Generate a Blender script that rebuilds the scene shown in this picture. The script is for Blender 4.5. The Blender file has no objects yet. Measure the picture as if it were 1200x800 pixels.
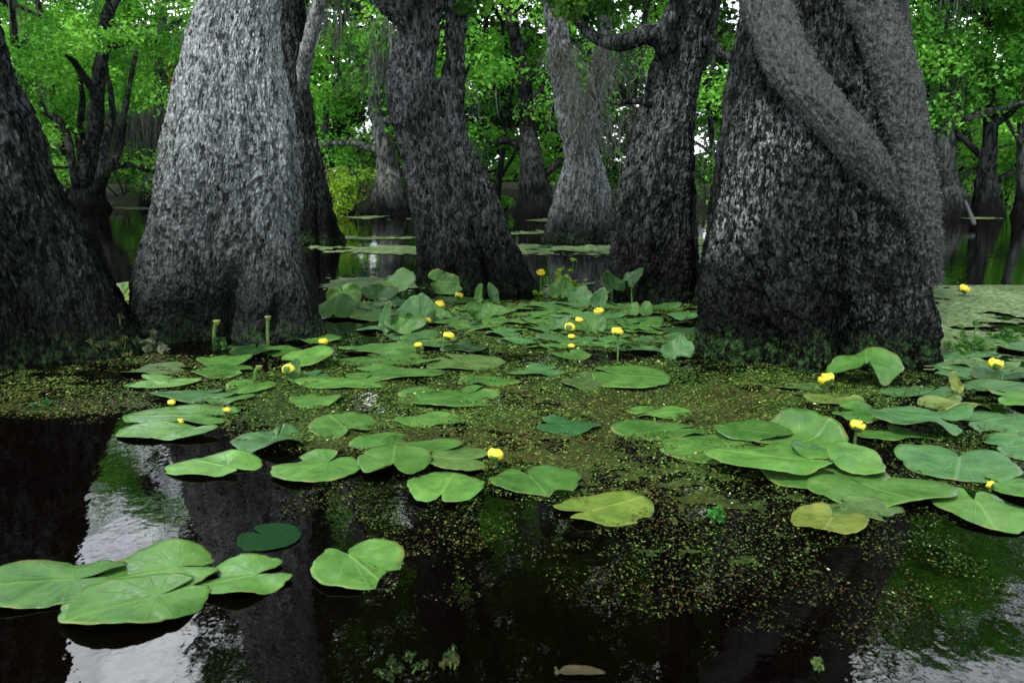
import bpy, math, random
import numpy as np
from mathutils import Vector, Matrix

random.seed(7)
RNG = np.random.default_rng(11)
S = bpy.context.scene
COL = S.collection
PI = math.pi

# ------------------------------------------------------------------ camera and survey helpers
PITCH = math.radians(11.31)
CAMH = 1.0
FPX = 1000.0
FW = np.array([0, math.cos(PITCH), -math.sin(PITCH)])
UP = np.array([0, math.sin(PITCH), math.cos(PITCH)])
CAM = np.array([0, 0, CAMH])

def ray(px, py):
    return np.array([(px - 600) / FPX, 0, 0]) + UP * ((400 - py) / FPX) + FW

def at(px, py, z=0.0):
    """world point at height z seen at photo position"""
    d = ray(px, py)
    return CAM + d * ((z - CAMH) / d[2])

def at_y(px, py, Y):
    d = ray(px, py)
    return CAM + d * (Y / d[1])

def depth(p):
    return float(np.dot(np.asarray(p) - CAM, FW))

def to_px(P):
    R = P - CAM
    dz = R @ FW
    return 600 + FPX * R[:, 0] / dz, 400 - FPX * (R @ UP) / dz

# ------------------------------------------------------------------ noise
def _hash(i, j, k, seed):
    n = (i.astype(np.int64) * 374761393 + j.astype(np.int64) * 668265263 + k.astype(np.int64) * 2147483647 + seed * 1274126177) & 0xffffffff
    n = ((n ^ (n >> 13)) * 1274126177) & 0xffffffff
    n = ((n ^ (n >> 16)) * 2246822519) & 0xffffffff
    n = n ^ (n >> 15)
    return (n & 0xffffff) / float(0xffffff)

def vnoise(P, seed=0):
    P = np.asarray(P, float)
    f = np.floor(P)
    t = P - f
    t = t * t * t * (t * (t * 6 - 15) + 10)
    i, j, k = f[:, 0].astype(np.int64), f[:, 1].astype(np.int64), f[:, 2].astype(np.int64)
    out = 0
    for a in (0, 1):
        wa = t[:, 0] if a else 1 - t[:, 0]
        for b in (0, 1):
            wb = t[:, 1] if b else 1 - t[:, 1]
            for c in (0, 1):
                wc = t[:, 2] if c else 1 - t[:, 2]
                out = out + wa * wb * wc * _hash(i + a, j + b, k + c, seed)
    return out

def fbm(P, octv=4, seed=0):
    s, a, tot = 0, 1.0, 0
    P = np.asarray(P, float)
    for o in range(octv):
        s = s + a * vnoise(P * (2.03 ** o) + o * 17.3, seed + o)
        tot += a
        a *= 0.5
    return s / tot

def cells(P, seed=0):
    """distances to the nearest and second nearest feature point"""
    f = np.floor(P)
    t = P - f
    i, j, k = [f[:, q].astype(np.int64) for q in range(3)]
    F1 = np.full(len(P), 9.0)
    F2 = np.full(len(P), 9.0)
    for a in (-1, 0, 1):
        for b in (-1, 0, 1):
            for c in (-1, 0, 1):
                x = a + _hash(i + a, j + b, k + c, seed) - t[:, 0]
                y = b + _hash(i + a, j + b, k + c, seed + 1) - t[:, 1]
                z = c + _hash(i + a, j + b, k + c, seed + 2) - t[:, 2]
                d = np.sqrt(x * x + y * y + z * z)
                F2 = np.minimum(F2, np.maximum(F1, d))
                F1 = np.minimum(F1, d)
    return F1, F2

def sstep(a, b, x):
    t = np.clip((x - a) / (b - a), 0, 1)
    return t * t * (3 - 2 * t)

# ------------------------------------------------------------------ object helpers
def mesh_np(name, V, F, mat, smooth=True, col=None, uv=None):
    """V: n x 3, F: m x k (k = 3 or 4) or list of such arrays"""
    if not isinstance(F, list):
        F = [F]
    me = bpy.data.meshes.new(name)
    V = np.asarray(V, np.float32)
    me.vertices.add(len(V))
    me.vertices.foreach_set('co', V.ravel())
    loops = np.concatenate([f.ravel() for f in F]).astype(np.int32)
    tot = np.concatenate([np.full(len(f), f.shape[1]) for f in F]).astype(np.int32)
    st = np.concatenate([[0], np.cumsum(tot)[:-1]]).astype(np.int32)
    me.loops.add(len(loops))
    me.loops.foreach_set('vertex_index', loops)
    me.polygons.add(len(tot))
    me.polygons.foreach_set('loop_start', st)
    me.polygons.foreach_set('loop_total', tot)
    me.polygons.foreach_set('use_smooth', np.full(len(tot), smooth))
    if col is not None:
        at_ = me.color_attributes.new('tint', 'FLOAT_COLOR', 'POINT')
        c4 = np.ones((len(V), 4), np.float32)
        c4[:, :3] = col
        at_.data.foreach_set('color', c4.ravel())
    if uv is not None:
        l = me.uv_layers.new(name='uv')
        l.data.foreach_set('uv', np.asarray(uv, np.float32)[loops].ravel())
    me.update(calc_edges=True)
    if mat:
        me.materials.append(mat)
    return me

def link(name, me, parent=None):
    o = bpy.data.objects.new(name, me)
    COL.objects.link(o)
    if parent:
        o.parent = parent
    return o

def tag(o, label=None, cat=None, group=None, kind=None):
    if label: o['label'] = label
    if cat: o['category'] = cat
    if group: o['group'] = group
    if kind: o['kind'] = kind
    return o

def thing(name, loc, label, cat, group=None):
    o = bpy.data.objects.new(name, None)
    o.empty_display_size = 0.1
    o.location = Vector([float(q) for q in loc])
    COL.objects.link(o)
    return tag(o, label, cat, group)

class Soup:
    """collects vertices and quads / triangles for one mesh"""
    def __init__(s):
        s.V, s.Q, s.T, s.C, s.n = [], [], [], [], 0
    def add(s, V, Q=None, T=None, C=None):
        V = np.asarray(V, float)
        s.V.append(V)
        if Q is not None and len(Q): s.Q.append(np.asarray(Q) + s.n)
        if T is not None and len(T): s.T.append(np.asarray(T) + s.n)
        s.C.append(np.broadcast_to(np.asarray(C if C is not None else (1, 1, 1), float), V.shape))
        s.n += len(V)
    def mesh(s, name, mat, smooth=True, off=(0, 0, 0)):
        F = []
        if s.Q: F.append(np.concatenate(s.Q))
        if s.T: F.append(np.concatenate(s.T))
        return mesh_np(name, np.concatenate(s.V) - np.asarray(off, float), F, mat, smooth, np.concatenate(s.C))

def tube(path, rad, ns=10, cap=True, squash=1.0):
    """swept tube as (V, Q, T)"""
    P = np.asarray(path, float)
    rad = np.asarray(rad, float)
    n = len(P)
    Tn = np.gradient(P, axis=0)
    Tn /= np.linalg.norm(Tn, axis=1)[:, None] + 1e-9
    ref = np.array([0.31, -0.95, 0.07])
    A = np.cross(Tn, ref)
    A /= np.linalg.norm(A, axis=1)[:, None] + 1e-9
    B = np.cross(A, Tn)
    th = np.linspace(0, 2 * PI, ns, endpoint=False)
    V = (P[:, None, :] + rad[:, None, None] * (np.cos(th)[None, :, None] * A[:, None, :] + squash * np.sin(th)[None, :, None] * B[:, None, :])).reshape(-1, 3)
    i = np.arange(n - 1)[:, None] * ns
    j = np.arange(ns)[None, :]
    j2 = (j + 1) % ns
    Q = np.stack([i + j, i + j2, i + ns + j2, i + ns + j], -1).reshape(-1, 4)
    T = []
    if cap:
        V = np.concatenate([V, P[:1], P[-1:]])
        a, b = len(V) - 2, len(V) - 1
        for q in range(ns):
            T.append([a, (q + 1) % ns, q])
            T.append([b, (n - 1) * ns + q, (n - 1) * ns + (q + 1) % ns])
    return V, Q, np.array(T, int).reshape(-1, 3)

def spline(pts, n):
    """smooth resample of a polyline of points"""
    P = np.asarray(pts, float)
    m = len(P)
    t = np.linspace(0, m - 1, n)
    i = np.clip(np.floor(t).astype(int), 0, m - 2)
    u = (t - i)[:, None]
    p0 = P[np.clip(i - 1, 0, m - 1)]; p1 = P[i]; p2 = P[i + 1]; p3 = P[np.clip(i + 2, 0, m - 1)]
    return 0.5 * (2 * p1 + (p2 - p0) * u + (2 * p0 - 5 * p1 + 4 * p2 - p3) * u * u + (3 * p1 - p0 - 3 * p2 + p3) * u ** 3)

# ------------------------------------------------------------------ materials
class N:
    def __init__(s, name):
        s.m = bpy.data.materials.new(name)
        s.m.use_nodes = True
        s.t = s.m.node_tree
        s.t.nodes.clear()
        s.out = s.t.nodes.new('ShaderNodeOutputMaterial')
    def node(s, typ, **kw):
        n = s.t.nodes.new(typ)
        for k, v in kw.items():
            setattr(n, k, v)
        return n
    def lk(s, a, b):
        s.t.links.new(a, b)
    def val(s, sock, v):
        if hasattr(v, 'is_linked') or isinstance(v, bpy.types.NodeSocket): s.lk(v, sock)
        else: sock.default_value = v
    def coord(s, which='Object', scale=(1, 1, 1)):
        tc = s.node('ShaderNodeTexCoord')
        mp = s.node('ShaderNodeMapping')
        mp.inputs['Scale'].default_value = scale
        s.lk(tc.outputs[which], mp.inputs['Vector'])
        return mp.outputs['Vector']
    def noise(s, vec, scale, detail=4, rough=0.55, dims='3D', w=None, dist=0.0):
        n = s.node('ShaderNodeTexNoise', noise_dimensions=dims)
        s.lk(vec, n.inputs['Vector'])
        n.inputs['Scale'].default_value = scale
        n.inputs['Detail'].default_value = detail
        n.inputs['Roughness'].default_value = rough
        n.inputs['Distortion'].default_value = dist
        if w is not None: s.lk(w, n.inputs['W'])
        return n.outputs['Fac']
    def voro(s, vec, scale, feature='F1', out='Distance'):
        n = s.node('ShaderNodeTexVoronoi', feature=feature)
        s.lk(vec, n.inputs['Vector'])
        n.inputs['Scale'].default_value = scale
        return n.outputs[out]
    def ramp(s, fac, stops, interp='LINEAR'):
        r = s.node('ShaderNodeValToRGB')
        r.color_ramp.interpolation = interp
        e = r.color_ramp.elements
        while len(e) < len(stops): e.new(0.5)
        for el, (p, c) in zip(e, stops):
            el.position = p
            el.color = (c, c, c, 1) if isinstance(c, (int, float)) else (*c, 1)
        s.lk(fac, r.inputs['Fac'])
        return r.outputs['Color']
    def math(s, op, a, b=0.0, clamp=False):
        n = s.node('ShaderNodeMath', operation=op, use_clamp=clamp)
        s.val(n.inputs[0], a); s.val(n.inputs[1], b)
        return n.outputs[0]
    def mix(s, fac, a, b, mode='MIX'):
        n = s.node('ShaderNodeMix', data_type='RGBA', blend_type=mode)
        n.clamp_result = False
        s.val(n.inputs[0], fac)
        for sock, v in ((n.inputs[6], a), (n.inputs[7], b)):
            if isinstance(v, tuple): sock.default_value = (*v, 1)
            else: s.lk(v, sock)
        return n.outputs[2]
    def bump(s, h, strength, dist, normal=None):
        b = s.node('ShaderNodeBump')
        b.inputs['Strength'].default_value = strength
        b.inputs['Distance'].default_value = dist
        s.lk(h, b.inputs['Height'])
        if normal is not None: s.lk(normal, b.inputs['Normal'])
        return b.outputs['Normal']
    def principled(s, col, rough=0.6, normal=None, spec=0.5, ior=None):
        p = s.node('ShaderNodeBsdfPrincipled')
        if isinstance(col, tuple): p.inputs['Base Color'].default_value = (*col, 1)
        else: s.lk(col, p.inputs['Base Color'])
        s.val(p.inputs['Roughness'], rough)
        s.val(p.inputs['Specular IOR Level'], spec)
        if ior: p.inputs['IOR'].default_value = ior
        if normal is not None: s.lk(normal, p.inputs['Normal'])
        return p.outputs['BSDF']
    def done(s, sh):
        s.lk(sh, s.out.inputs['Surface'])
        return s.m

def mat_bark(name, dark, mid, pale, lichen=0.5, lichen_col=(0.42, 0.44, 0.45), wet=0.35, flake=60, zs=0.5, moss=0.0):
    """rough fissured bark: mottled plates, lichen flakes, a wet band with moss above the waterline"""
    k = N(name)
    v = k.coord('Object', (1, 1, zs))
    vo = k.coord('Object')
    big = k.noise(vo, 1.7, 4, 0.6)
    med = k.noise(v, 14, 5, 0.65)
    plate = k.voro(v, flake, 'F1', 'Color')
    pl = k.node('ShaderNodeSeparateColor'); k.lk(plate, pl.inputs[0])
    base = k.ramp(k.math('ADD', k.math('MULTIPLY', med, 0.6), k.math('MULTIPLY', pl.outputs[0], 0.4)), [(0.34, dark), (0.5, mid), (0.66, pale)])
    # lichen flakes in patches
    lm = k.math('MULTIPLY', k.ramp(big, [(0.62 - 0.3 * lichen, 0.0), (0.80 - 0.3 * lichen, 1.0)]),
                k.ramp(k.noise(v, 52, 3, 0.7), [(0.5, 0.0), (0.6, 1.0)]))
    base = k.mix(k.math('MULTIPLY', lm, 0.75), base, lichen_col)
    # wet waterline stain with an uneven upper edge
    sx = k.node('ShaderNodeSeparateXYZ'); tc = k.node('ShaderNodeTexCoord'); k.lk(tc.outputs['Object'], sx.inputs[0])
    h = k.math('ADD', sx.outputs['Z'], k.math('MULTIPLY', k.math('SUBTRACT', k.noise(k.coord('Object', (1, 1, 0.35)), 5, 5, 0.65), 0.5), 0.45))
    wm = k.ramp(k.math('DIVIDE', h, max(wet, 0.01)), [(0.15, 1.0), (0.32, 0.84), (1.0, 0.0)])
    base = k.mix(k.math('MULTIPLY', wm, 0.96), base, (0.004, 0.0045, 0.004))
    if moss:
        mm = k.math('MULTIPLY', k.ramp(k.math('DIVIDE', h, 0.2), [(0.3, 1.0), (1.0, 0.0)]), k.ramp(k.noise(vo, 22, 4, 0.7), [(0.44, 0.0), (0.56, moss)]))
        base = k.mix(mm, base, (0.036, 0.075, 0.024))
    fine = k.noise(v, 120, 4, 0.7)
    crack = k.voro(v, flake * 0.8, 'DISTANCE_TO_EDGE')
    hh = k.math('ADD', k.math('MULTIPLY', fine, 0.5), k.ramp(crack, [(0.0, 0.0), (0.25, 0.6)]))
    base = k.mix(1.0, base, k.ramp(k.noise(v, 95, 3, 0.75), [(0.34, (0.55, 0.60, 0.60)), (0.5, (0.95, 1.0, 1.0)), (0.66, (1.42, 1.52, 1.50))]), 'MULTIPLY')
    nrm = k.bump(hh, 1.0, 0.014)
    return k.done(k.principled(base, 0.9, nrm, 0.03))

def mat_plain_bark(name, a, b, scale=20, rough=0.9):
    k = N(name)
    v = k.coord('Object', (1, 1, 0.3))
    c = k.ramp(k.noise(v, scale, 5, 0.65), [(0.3, a), (0.7, b)])
    return k.done(k.principled(c, rough, k.bump(k.noise(v, scale * 3, 4, 0.75), 1.0, 0.02), 0.04))

def mat_leaf(name, gain=1.0, trans=0.4, rough=0.5, spec=0.15):
    k = N(name)
    at_ = k.node('ShaderNodeAttribute', attribute_name='tint')
    oi = k.node('ShaderNodeObjectInfo')
    c = k.mix(1.0, at_.outputs['Color'], oi.outputs['Color'], 'MULTIPLY')
    p = k.principled(c, rough, None, spec)
    if trans <= 0: return k.done(p)
    t = k.node('ShaderNodeBsdfTranslucent')
    hs = k.mix(1.0, c, (1.12, 1.15, 0.6), 'MULTIPLY')
    k.lk(hs, t.inputs['Color'])
    m = k.node('ShaderNodeMixShader'); m.inputs[0].default_value = trans
    k.lk(p, m.inputs[1]); k.lk(t.outputs[0], m.inputs[2])
    return k.done(m.outputs[0])

def mat_pad(name, trans=0.12, rlo=0.22):
    """leathery floating leaf: radial veins, worn rim, freckles"""
    k = N(name)
    oi = k.node('ShaderNodeObjectInfo')
    uvn = k.node('ShaderNodeUVMap'); uvn.uv_map = 'uv'
    sp = k.node('ShaderNodeSeparateXYZ'); k.lk(uvn.outputs[0], sp.inputs[0])
    ang, rad = sp.outputs['X'], sp.outputs['Y']
    vo = k.coord('Object')
    w = k.math('MULTIPLY', oi.outputs['Random'], 40.0)
    blot = k.noise(vo, 9, 4, 0.6, '4D', w)
    fine = k.noise(vo, 60, 3, 0.6, '4D', w)
    col = oi.outputs['Color']
    c = k.mix(k.ramp(blot, [(0.35, 0.0), (0.7, 1.0)]), k.mix(1.0, col, (0.62, 0.72, 0.66), 'MULTIPLY'), k.mix(1.0, col, (1.35, 1.2, 1.15), 'MULTIPLY'))
    c = k.mix(1.0, c, k.ramp(k.noise(vo, 26, 5, 0.7, '4D', w), [(0.3, 0.78), (0.7, 1.22)]), 'MULTIPLY')
    vein = k.math('ABSOLUTE', k.math('SINE', k.math('MULTIPLY', ang, PI * 13)))
    vm = k.math('MULTIPLY', k.ramp(vein, [(0.0, 1.0), (0.16, 0.0)]), k.ramp(rad, [(0.05, 1.0), (0.97, 0.1)]))
    mid = k.ramp(k.math('MULTIPLY', k.math('ABSOLUTE', k.math('SUBTRACT', ang, 0.5)), rad), [(0.002, 1.0), (0.007, 0.0)])
    vm = k.math('MAXIMUM', k.math('MULTIPLY', vm, 0.45), k.math('MULTIPLY', mid, 0.7))
    c = k.mix(k.math('MULTIPLY', vm, 0.8), c, k.mix(1.0, col, (1.9, 1.5, 1.5), 'MULTIPLY'))
    rimw = k.math('MULTIPLY', k.ramp(rad, [(0.86, 0.0), (1.0, 1.0)]), k.ramp(k.noise(vo, 14, 3, 0.6, '4D', w), [(0.50, 0.0), (0.64, 1.0)]))
    c = k.mix(k.math('MULTIPLY', rimw, 0.7), c, (0.22, 0.20, 0.05))
    spots = k.ramp(k.noise(vo, 34, 2, 0.5, '4D', w), [(0.685, 0.0), (0.73, 1.0)])
    c = k.mix(k.math('MULTIPLY', spots, 0.75), c, (0.13, 0.075, 0.03))
    bits = k.ramp(k.noise(vo, 110, 2, 0.5, '4D', w), [(0.69, 0.0), (0.73, 1.0)])
    c = k.mix(k.math('MULTIPLY', bits, k.ramp(blot, [(0.4, 0.1), (0.65, 0.85)])), c, (0.055, 0.045, 0.018))
    pale = k.ramp(k.noise(k.coord('Object', (1.3, 1.3, 1.3)), 48, 2, 0.5, '4D', w), [(0.74, 0.0), (0.79, 1.0)])
    c = k.mix(k.math('MULTIPLY', pale, 0.6), c, (0.30, 0.34, 0.16))
    hgt = k.math('ADD', k.math('MULTIPLY', vm, 1.3), k.math('ADD', k.math('MULTIPLY', fine, 0.25), k.math('MULTIPLY', blot, 1.1)))
    nrm = k.bump(hgt, 0.55, 0.006)
    rg = k.ramp(k.math('ADD', k.math('MULTIPLY', fine, .5), k.math('MULTIPLY', blot, .5)), [(0.36, rlo), (0.50, max(0.40, rlo)), (0.66, 0.62)])
    p = k.principled(c, rg, nrm, 0.42)
    t = k.node('ShaderNodeBsdfTranslucent'); k.lk(k.mix(1.0, c, (1.2, 1.2, 0.6), 'MULTIPLY'), t.inputs['Color'])
    m = k.node('ShaderNodeMixShader'); m.inputs[0].default_value = trans
    k.lk(p, m.inputs[1]); k.lk(t.outputs[0], m.inputs[2])
    return k.done(m.outputs[0])

def mat_water():
    k = N('swamp_water')
    v = k.coord('Object')
    v2 = k.coord('Object', (1, 0.55, 1))
    rip = k.noise(v2, 7.0, 3, 0.5)
    rip2 = k.noise(v2, 1.3, 2, 0.5)
    fine = k.noise(v, 30, 2, 0.5)
    h = k.math('ADD', k.math('MULTIPLY', rip, 0.35), k.math('ADD', k.math('MULTIPLY', rip2, 1.0), k.math('MULTIPLY', fine, 0.06)))
    nrm = k.bump(h, 0.095, 0.05)
    murk = k.ramp(k.noise(v, 1.6, 5, 0.6), [(0.4, (0.0009, 0.0003, 0.0002)), (0.62, (0.0014, 0.0008, 0.0003))])
    return k.done(k.principled(murk, 0.012, nrm, 0.5, 1.37))

def mat_tint(name, rough=0.6, spec=0.3, bump=0.0):
    k = N(name)
    at_ = k.node('ShaderNodeAttribute', attribute_name='tint')
    v = k.coord('Object')
    c = k.mix(1.0, at_.outputs['Color'], k.ramp(k.noise(v, 70, 3, 0.6), [(0.3, 0.75), (0.7, 1.2)]), 'MULTIPLY')
    return k.done(k.principled(c, rough, None, spec))

def mat_simple(name, col, rough=0.5, var=0.25, scale=40, spec=0.4, sss=0.0):
    k = N(name)
    v = k.coord('Object')
    lo = tuple(q * (1 - var) for q in col); hi = tuple(q * (1 + var) for q in col)
    c = k.ramp(k.noise(v, scale, 3, 0.6), [(0.35, lo), (0.65, hi)])
    return k.done(k.principled(c, rough, k.bump(k.noise(v, scale * 2, 3, 0.6), 0.3, 0.003), spec))

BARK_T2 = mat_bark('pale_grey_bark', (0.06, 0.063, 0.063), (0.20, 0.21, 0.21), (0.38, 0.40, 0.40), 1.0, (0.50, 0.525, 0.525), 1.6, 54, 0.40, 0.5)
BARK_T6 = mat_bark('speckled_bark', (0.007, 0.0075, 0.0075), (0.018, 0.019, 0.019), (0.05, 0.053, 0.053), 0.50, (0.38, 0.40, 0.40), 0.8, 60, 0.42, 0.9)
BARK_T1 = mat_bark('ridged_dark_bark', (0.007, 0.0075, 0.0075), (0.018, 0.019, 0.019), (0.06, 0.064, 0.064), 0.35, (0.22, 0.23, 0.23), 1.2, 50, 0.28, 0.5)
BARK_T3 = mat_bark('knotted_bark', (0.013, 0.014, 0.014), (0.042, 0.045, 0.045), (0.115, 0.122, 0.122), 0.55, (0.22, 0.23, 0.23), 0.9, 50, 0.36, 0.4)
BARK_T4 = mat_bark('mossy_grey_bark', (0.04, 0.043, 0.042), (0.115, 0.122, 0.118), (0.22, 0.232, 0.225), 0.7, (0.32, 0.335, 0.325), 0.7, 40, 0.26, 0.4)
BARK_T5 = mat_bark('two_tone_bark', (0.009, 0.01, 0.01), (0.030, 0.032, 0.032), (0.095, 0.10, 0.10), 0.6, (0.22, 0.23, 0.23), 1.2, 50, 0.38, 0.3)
BARK_FUR = mat_plain_bark('furry_grey_bark', (0.02, 0.023, 0.022), (0.185, 0.20, 0.195), 75)
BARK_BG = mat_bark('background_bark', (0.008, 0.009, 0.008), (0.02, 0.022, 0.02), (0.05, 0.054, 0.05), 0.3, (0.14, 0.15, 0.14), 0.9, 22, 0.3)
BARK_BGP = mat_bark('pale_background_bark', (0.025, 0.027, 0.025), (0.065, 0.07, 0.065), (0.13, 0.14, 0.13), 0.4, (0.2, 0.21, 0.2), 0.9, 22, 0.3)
LEAF = mat_leaf('tree_leaf', trans=0.45)
MOSS = mat_leaf('hanging_moss_strands', trans=0.2, rough=0.9, spec=0.1)
PAD = mat_pad('lily_pad_leaf')
PAD_UP = mat_pad('standing_leaf_blade', 0.25, 0.5)
STEM = mat_simple('green_stem', (0.07, 0.15, 0.03), 0.45)
YEL = mat_simple('yellow_sepal', (0.80, 0.63, 0.05), 0.4, 0.12)
POD = mat_simple('seed_pod', (0.16, 0.22, 0.05), 0.5)
WATER = mat_water()
WEED = mat_tint('water_weed', 0.55, 0.10)
DUCK = mat_tint('duckweed_mat', 0.6, 0.12)

# ------------------------------------------------------------------ sky, sun, camera
SUN_EL, SUN_AZ = math.radians(58), math.radians(-142)        # azimuth from +Y towards +X: behind and left of the camera
w = bpy.data.worlds.new('World'); S.world = w; w.use_nodes = True
nt = w.node_tree; nt.nodes.clear()
wo = nt.nodes.new('ShaderNodeOutputWorld'); bg = nt.nodes.new('ShaderNodeBackground')
sky = nt.nodes.new('ShaderNodeTexSky'); sky.sky_type = 'NISHITA'; sky.sun_disc = False
sky.sun_elevation = SUN_EL; sky.sun_rotation = SUN_AZ
sky.air_density = 1.0; sky.dust_density = 1.5; sky.ozone_density = 1.0
tcw = nt.nodes.new('ShaderNodeTexCoord'); mpw = nt.nodes.new('ShaderNodeMapping'); mpw.inputs['Scale'].default_value = (1, 1, 2.2)
nz = nt.nodes.new('ShaderNodeTexNoise'); nz.inputs['Scale'].default_value = 2.3; nz.inputs['Detail'].default_value = 6; nz.inputs['Roughness'].default_value = 0.6
cr = nt.nodes.new('ShaderNodeValToRGB'); cr.color_ramp.elements[0].position = 0.36; cr.color_ramp.elements[1].position = 0.62
mx = nt.nodes.new('ShaderNodeMix'); mx.data_type = 'RGBA'; 
gz = nt.nodes.new('ShaderNodeSeparateXYZ'); nt.links.new(tcw.outputs['Generated'], gz.inputs[0])
gr_ = nt.nodes.new('ShaderNodeValToRGB')                     # bright cloud low over the trees, thinner overhead
gr_.color_ramp.elements[0].position = 0.50; gr_.color_ramp.elements[0].color = (30, 31.5, 33.5, 1)
gr_.color_ramp.elements[1].position = 0.88; gr_.color_ramp.elements[1].color = (7.5, 7.9, 8.6, 1)
bank_ = nt.nodes.new('ShaderNodeMapRange'); bank_.inputs[1].default_value = 0.2; bank_.inputs[2].default_value = 0.8; bank_.inputs[3].default_value = 1.0; bank_.inputs[4].default_value = 2.9
gm = nt.nodes.new('ShaderNodeVectorMath'); gm.operation = 'SCALE'
nt.links.new(gz.outputs['Y'], bank_.inputs[0]); nt.links.new(bank_.outputs[0], gm.inputs[3])
nt.links.new(gz.outputs['Z'], gr_.inputs[0]); nt.links.new(gr_.outputs[0], gm.inputs[0]); nt.links.new(gm.outputs[0], mx.inputs[7])
L = nt.links.new
L(tcw.outputs['Generated'], mpw.inputs[0]); L(mpw.outputs[0], nz.inputs['Vector']); L(nz.outputs['Fac'], cr.inputs[0])
L(cr.outputs[0], mx.inputs[0]); L(sky.outputs[0], mx.inputs[6]); L(mx.outputs[2], bg.inputs[0]); L(bg.outputs[0], wo.inputs[0])
bg.inputs[1].default_value = 0.06
sl = bpy.data.lights.new('sun', 'SUN'); sl.energy = 2.4; sl.angle = math.radians(5); sl.color = (1.0, 0.96, 0.9)
so = bpy.data.objects.new('sun', sl); COL.objects.link(so)
sd = Vector((math.sin(SUN_AZ) * math.cos(SUN_EL), math.cos(SUN_AZ) * math.cos(SUN_EL), math.sin(SUN_EL)))
so.rotation_euler = sd.to_track_quat('Z', 'Y').to_euler(); so.location = sd * 60
cd = bpy.data.cameras.new('camera'); cam = bpy.data.objects.new('camera', cd); COL.objects.link(cam)
cam.location = (0, 0, CAMH); cam.rotation_euler = (PI / 2 - PITCH, 0, 0)
cd.sensor_width = 36; cd.lens = 30; cd.clip_start = 0.05; cd.clip_end = 2000
cd.dof.use_dof = True; cd.dof.focus_distance = 4.2; cd.dof.aperture_fstop = 6.3
S.camera = cam
S.view_settings.view_transform = 'Standard'; S.view_settings.look = 'None'; S.view_settings.gamma = 1
S.view_settings.exposure = 0.8
S.cycles.use_denoising = True
S.cycles.max_bounces = 6; S.cycles.diffuse_bounces = 3; S.cycles.glossy_bounces = 3; S.cycles.transmission_bounces = 3
S.cycles.sample_clamp_indirect = 4.0

# ------------------------------------------------------------------ water and far bank
me = mesh_np('water', np.array([[-400, -30, 0], [400, -30, 0], [400, 500, 0], [-400, 500, 0]], float), np.array([[0, 1, 2, 3]]), WATER, False)
tag(link('water', me), kind='structure')

def bank():
    xs = np.linspace(-120, 120, 161); ys = np.concatenate([np.linspace(23.6, 40, 24), np.linspace(45, 300, 12)])
    X, Y = np.meshgrid(xs, ys)
    P = np.stack([X.ravel(), Y.ravel(), np.zeros(X.size)], 1)
    shore = 24.6 + 1.6 * (fbm(P * [0.16, 0, 0], 3, 5) - 0.5) * 2
    P[:, 2] = np.clip((P[:, 1] - shore) * 0.22, -0.25, 0.55) + 0.25 * (fbm(P * [0.5, 0.5, 0], 3, 9) - 0.5)
    n = len(xs); i = np.arange(len(ys) - 1)[:, None] * n; j = np.arange(n - 1)[None, :]
    Q = np.stack([i + j, i + j + 1, i + n + j + 1, i + n + j], -1).reshape(-1, 4)
    k = N('wet_forest_soil'); v = k.coord('Object')
    m = k.done(k.principled(k.ramp(k.noise(v, 3, 5, 0.65), [(0.35, (0.012, 0.011, 0.008)), (0.6, (0.02, 0.03, 0.012)), (0.75, (0.045, 0.07, 0.02))]), 0.95, k.bump(k.noise(v, 9, 4, 0.6), 0.8, 0.1), 0.2))
    tag(link('ground', mesh_np('ground', P, Q, m)), kind='structure')
bank()

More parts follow.
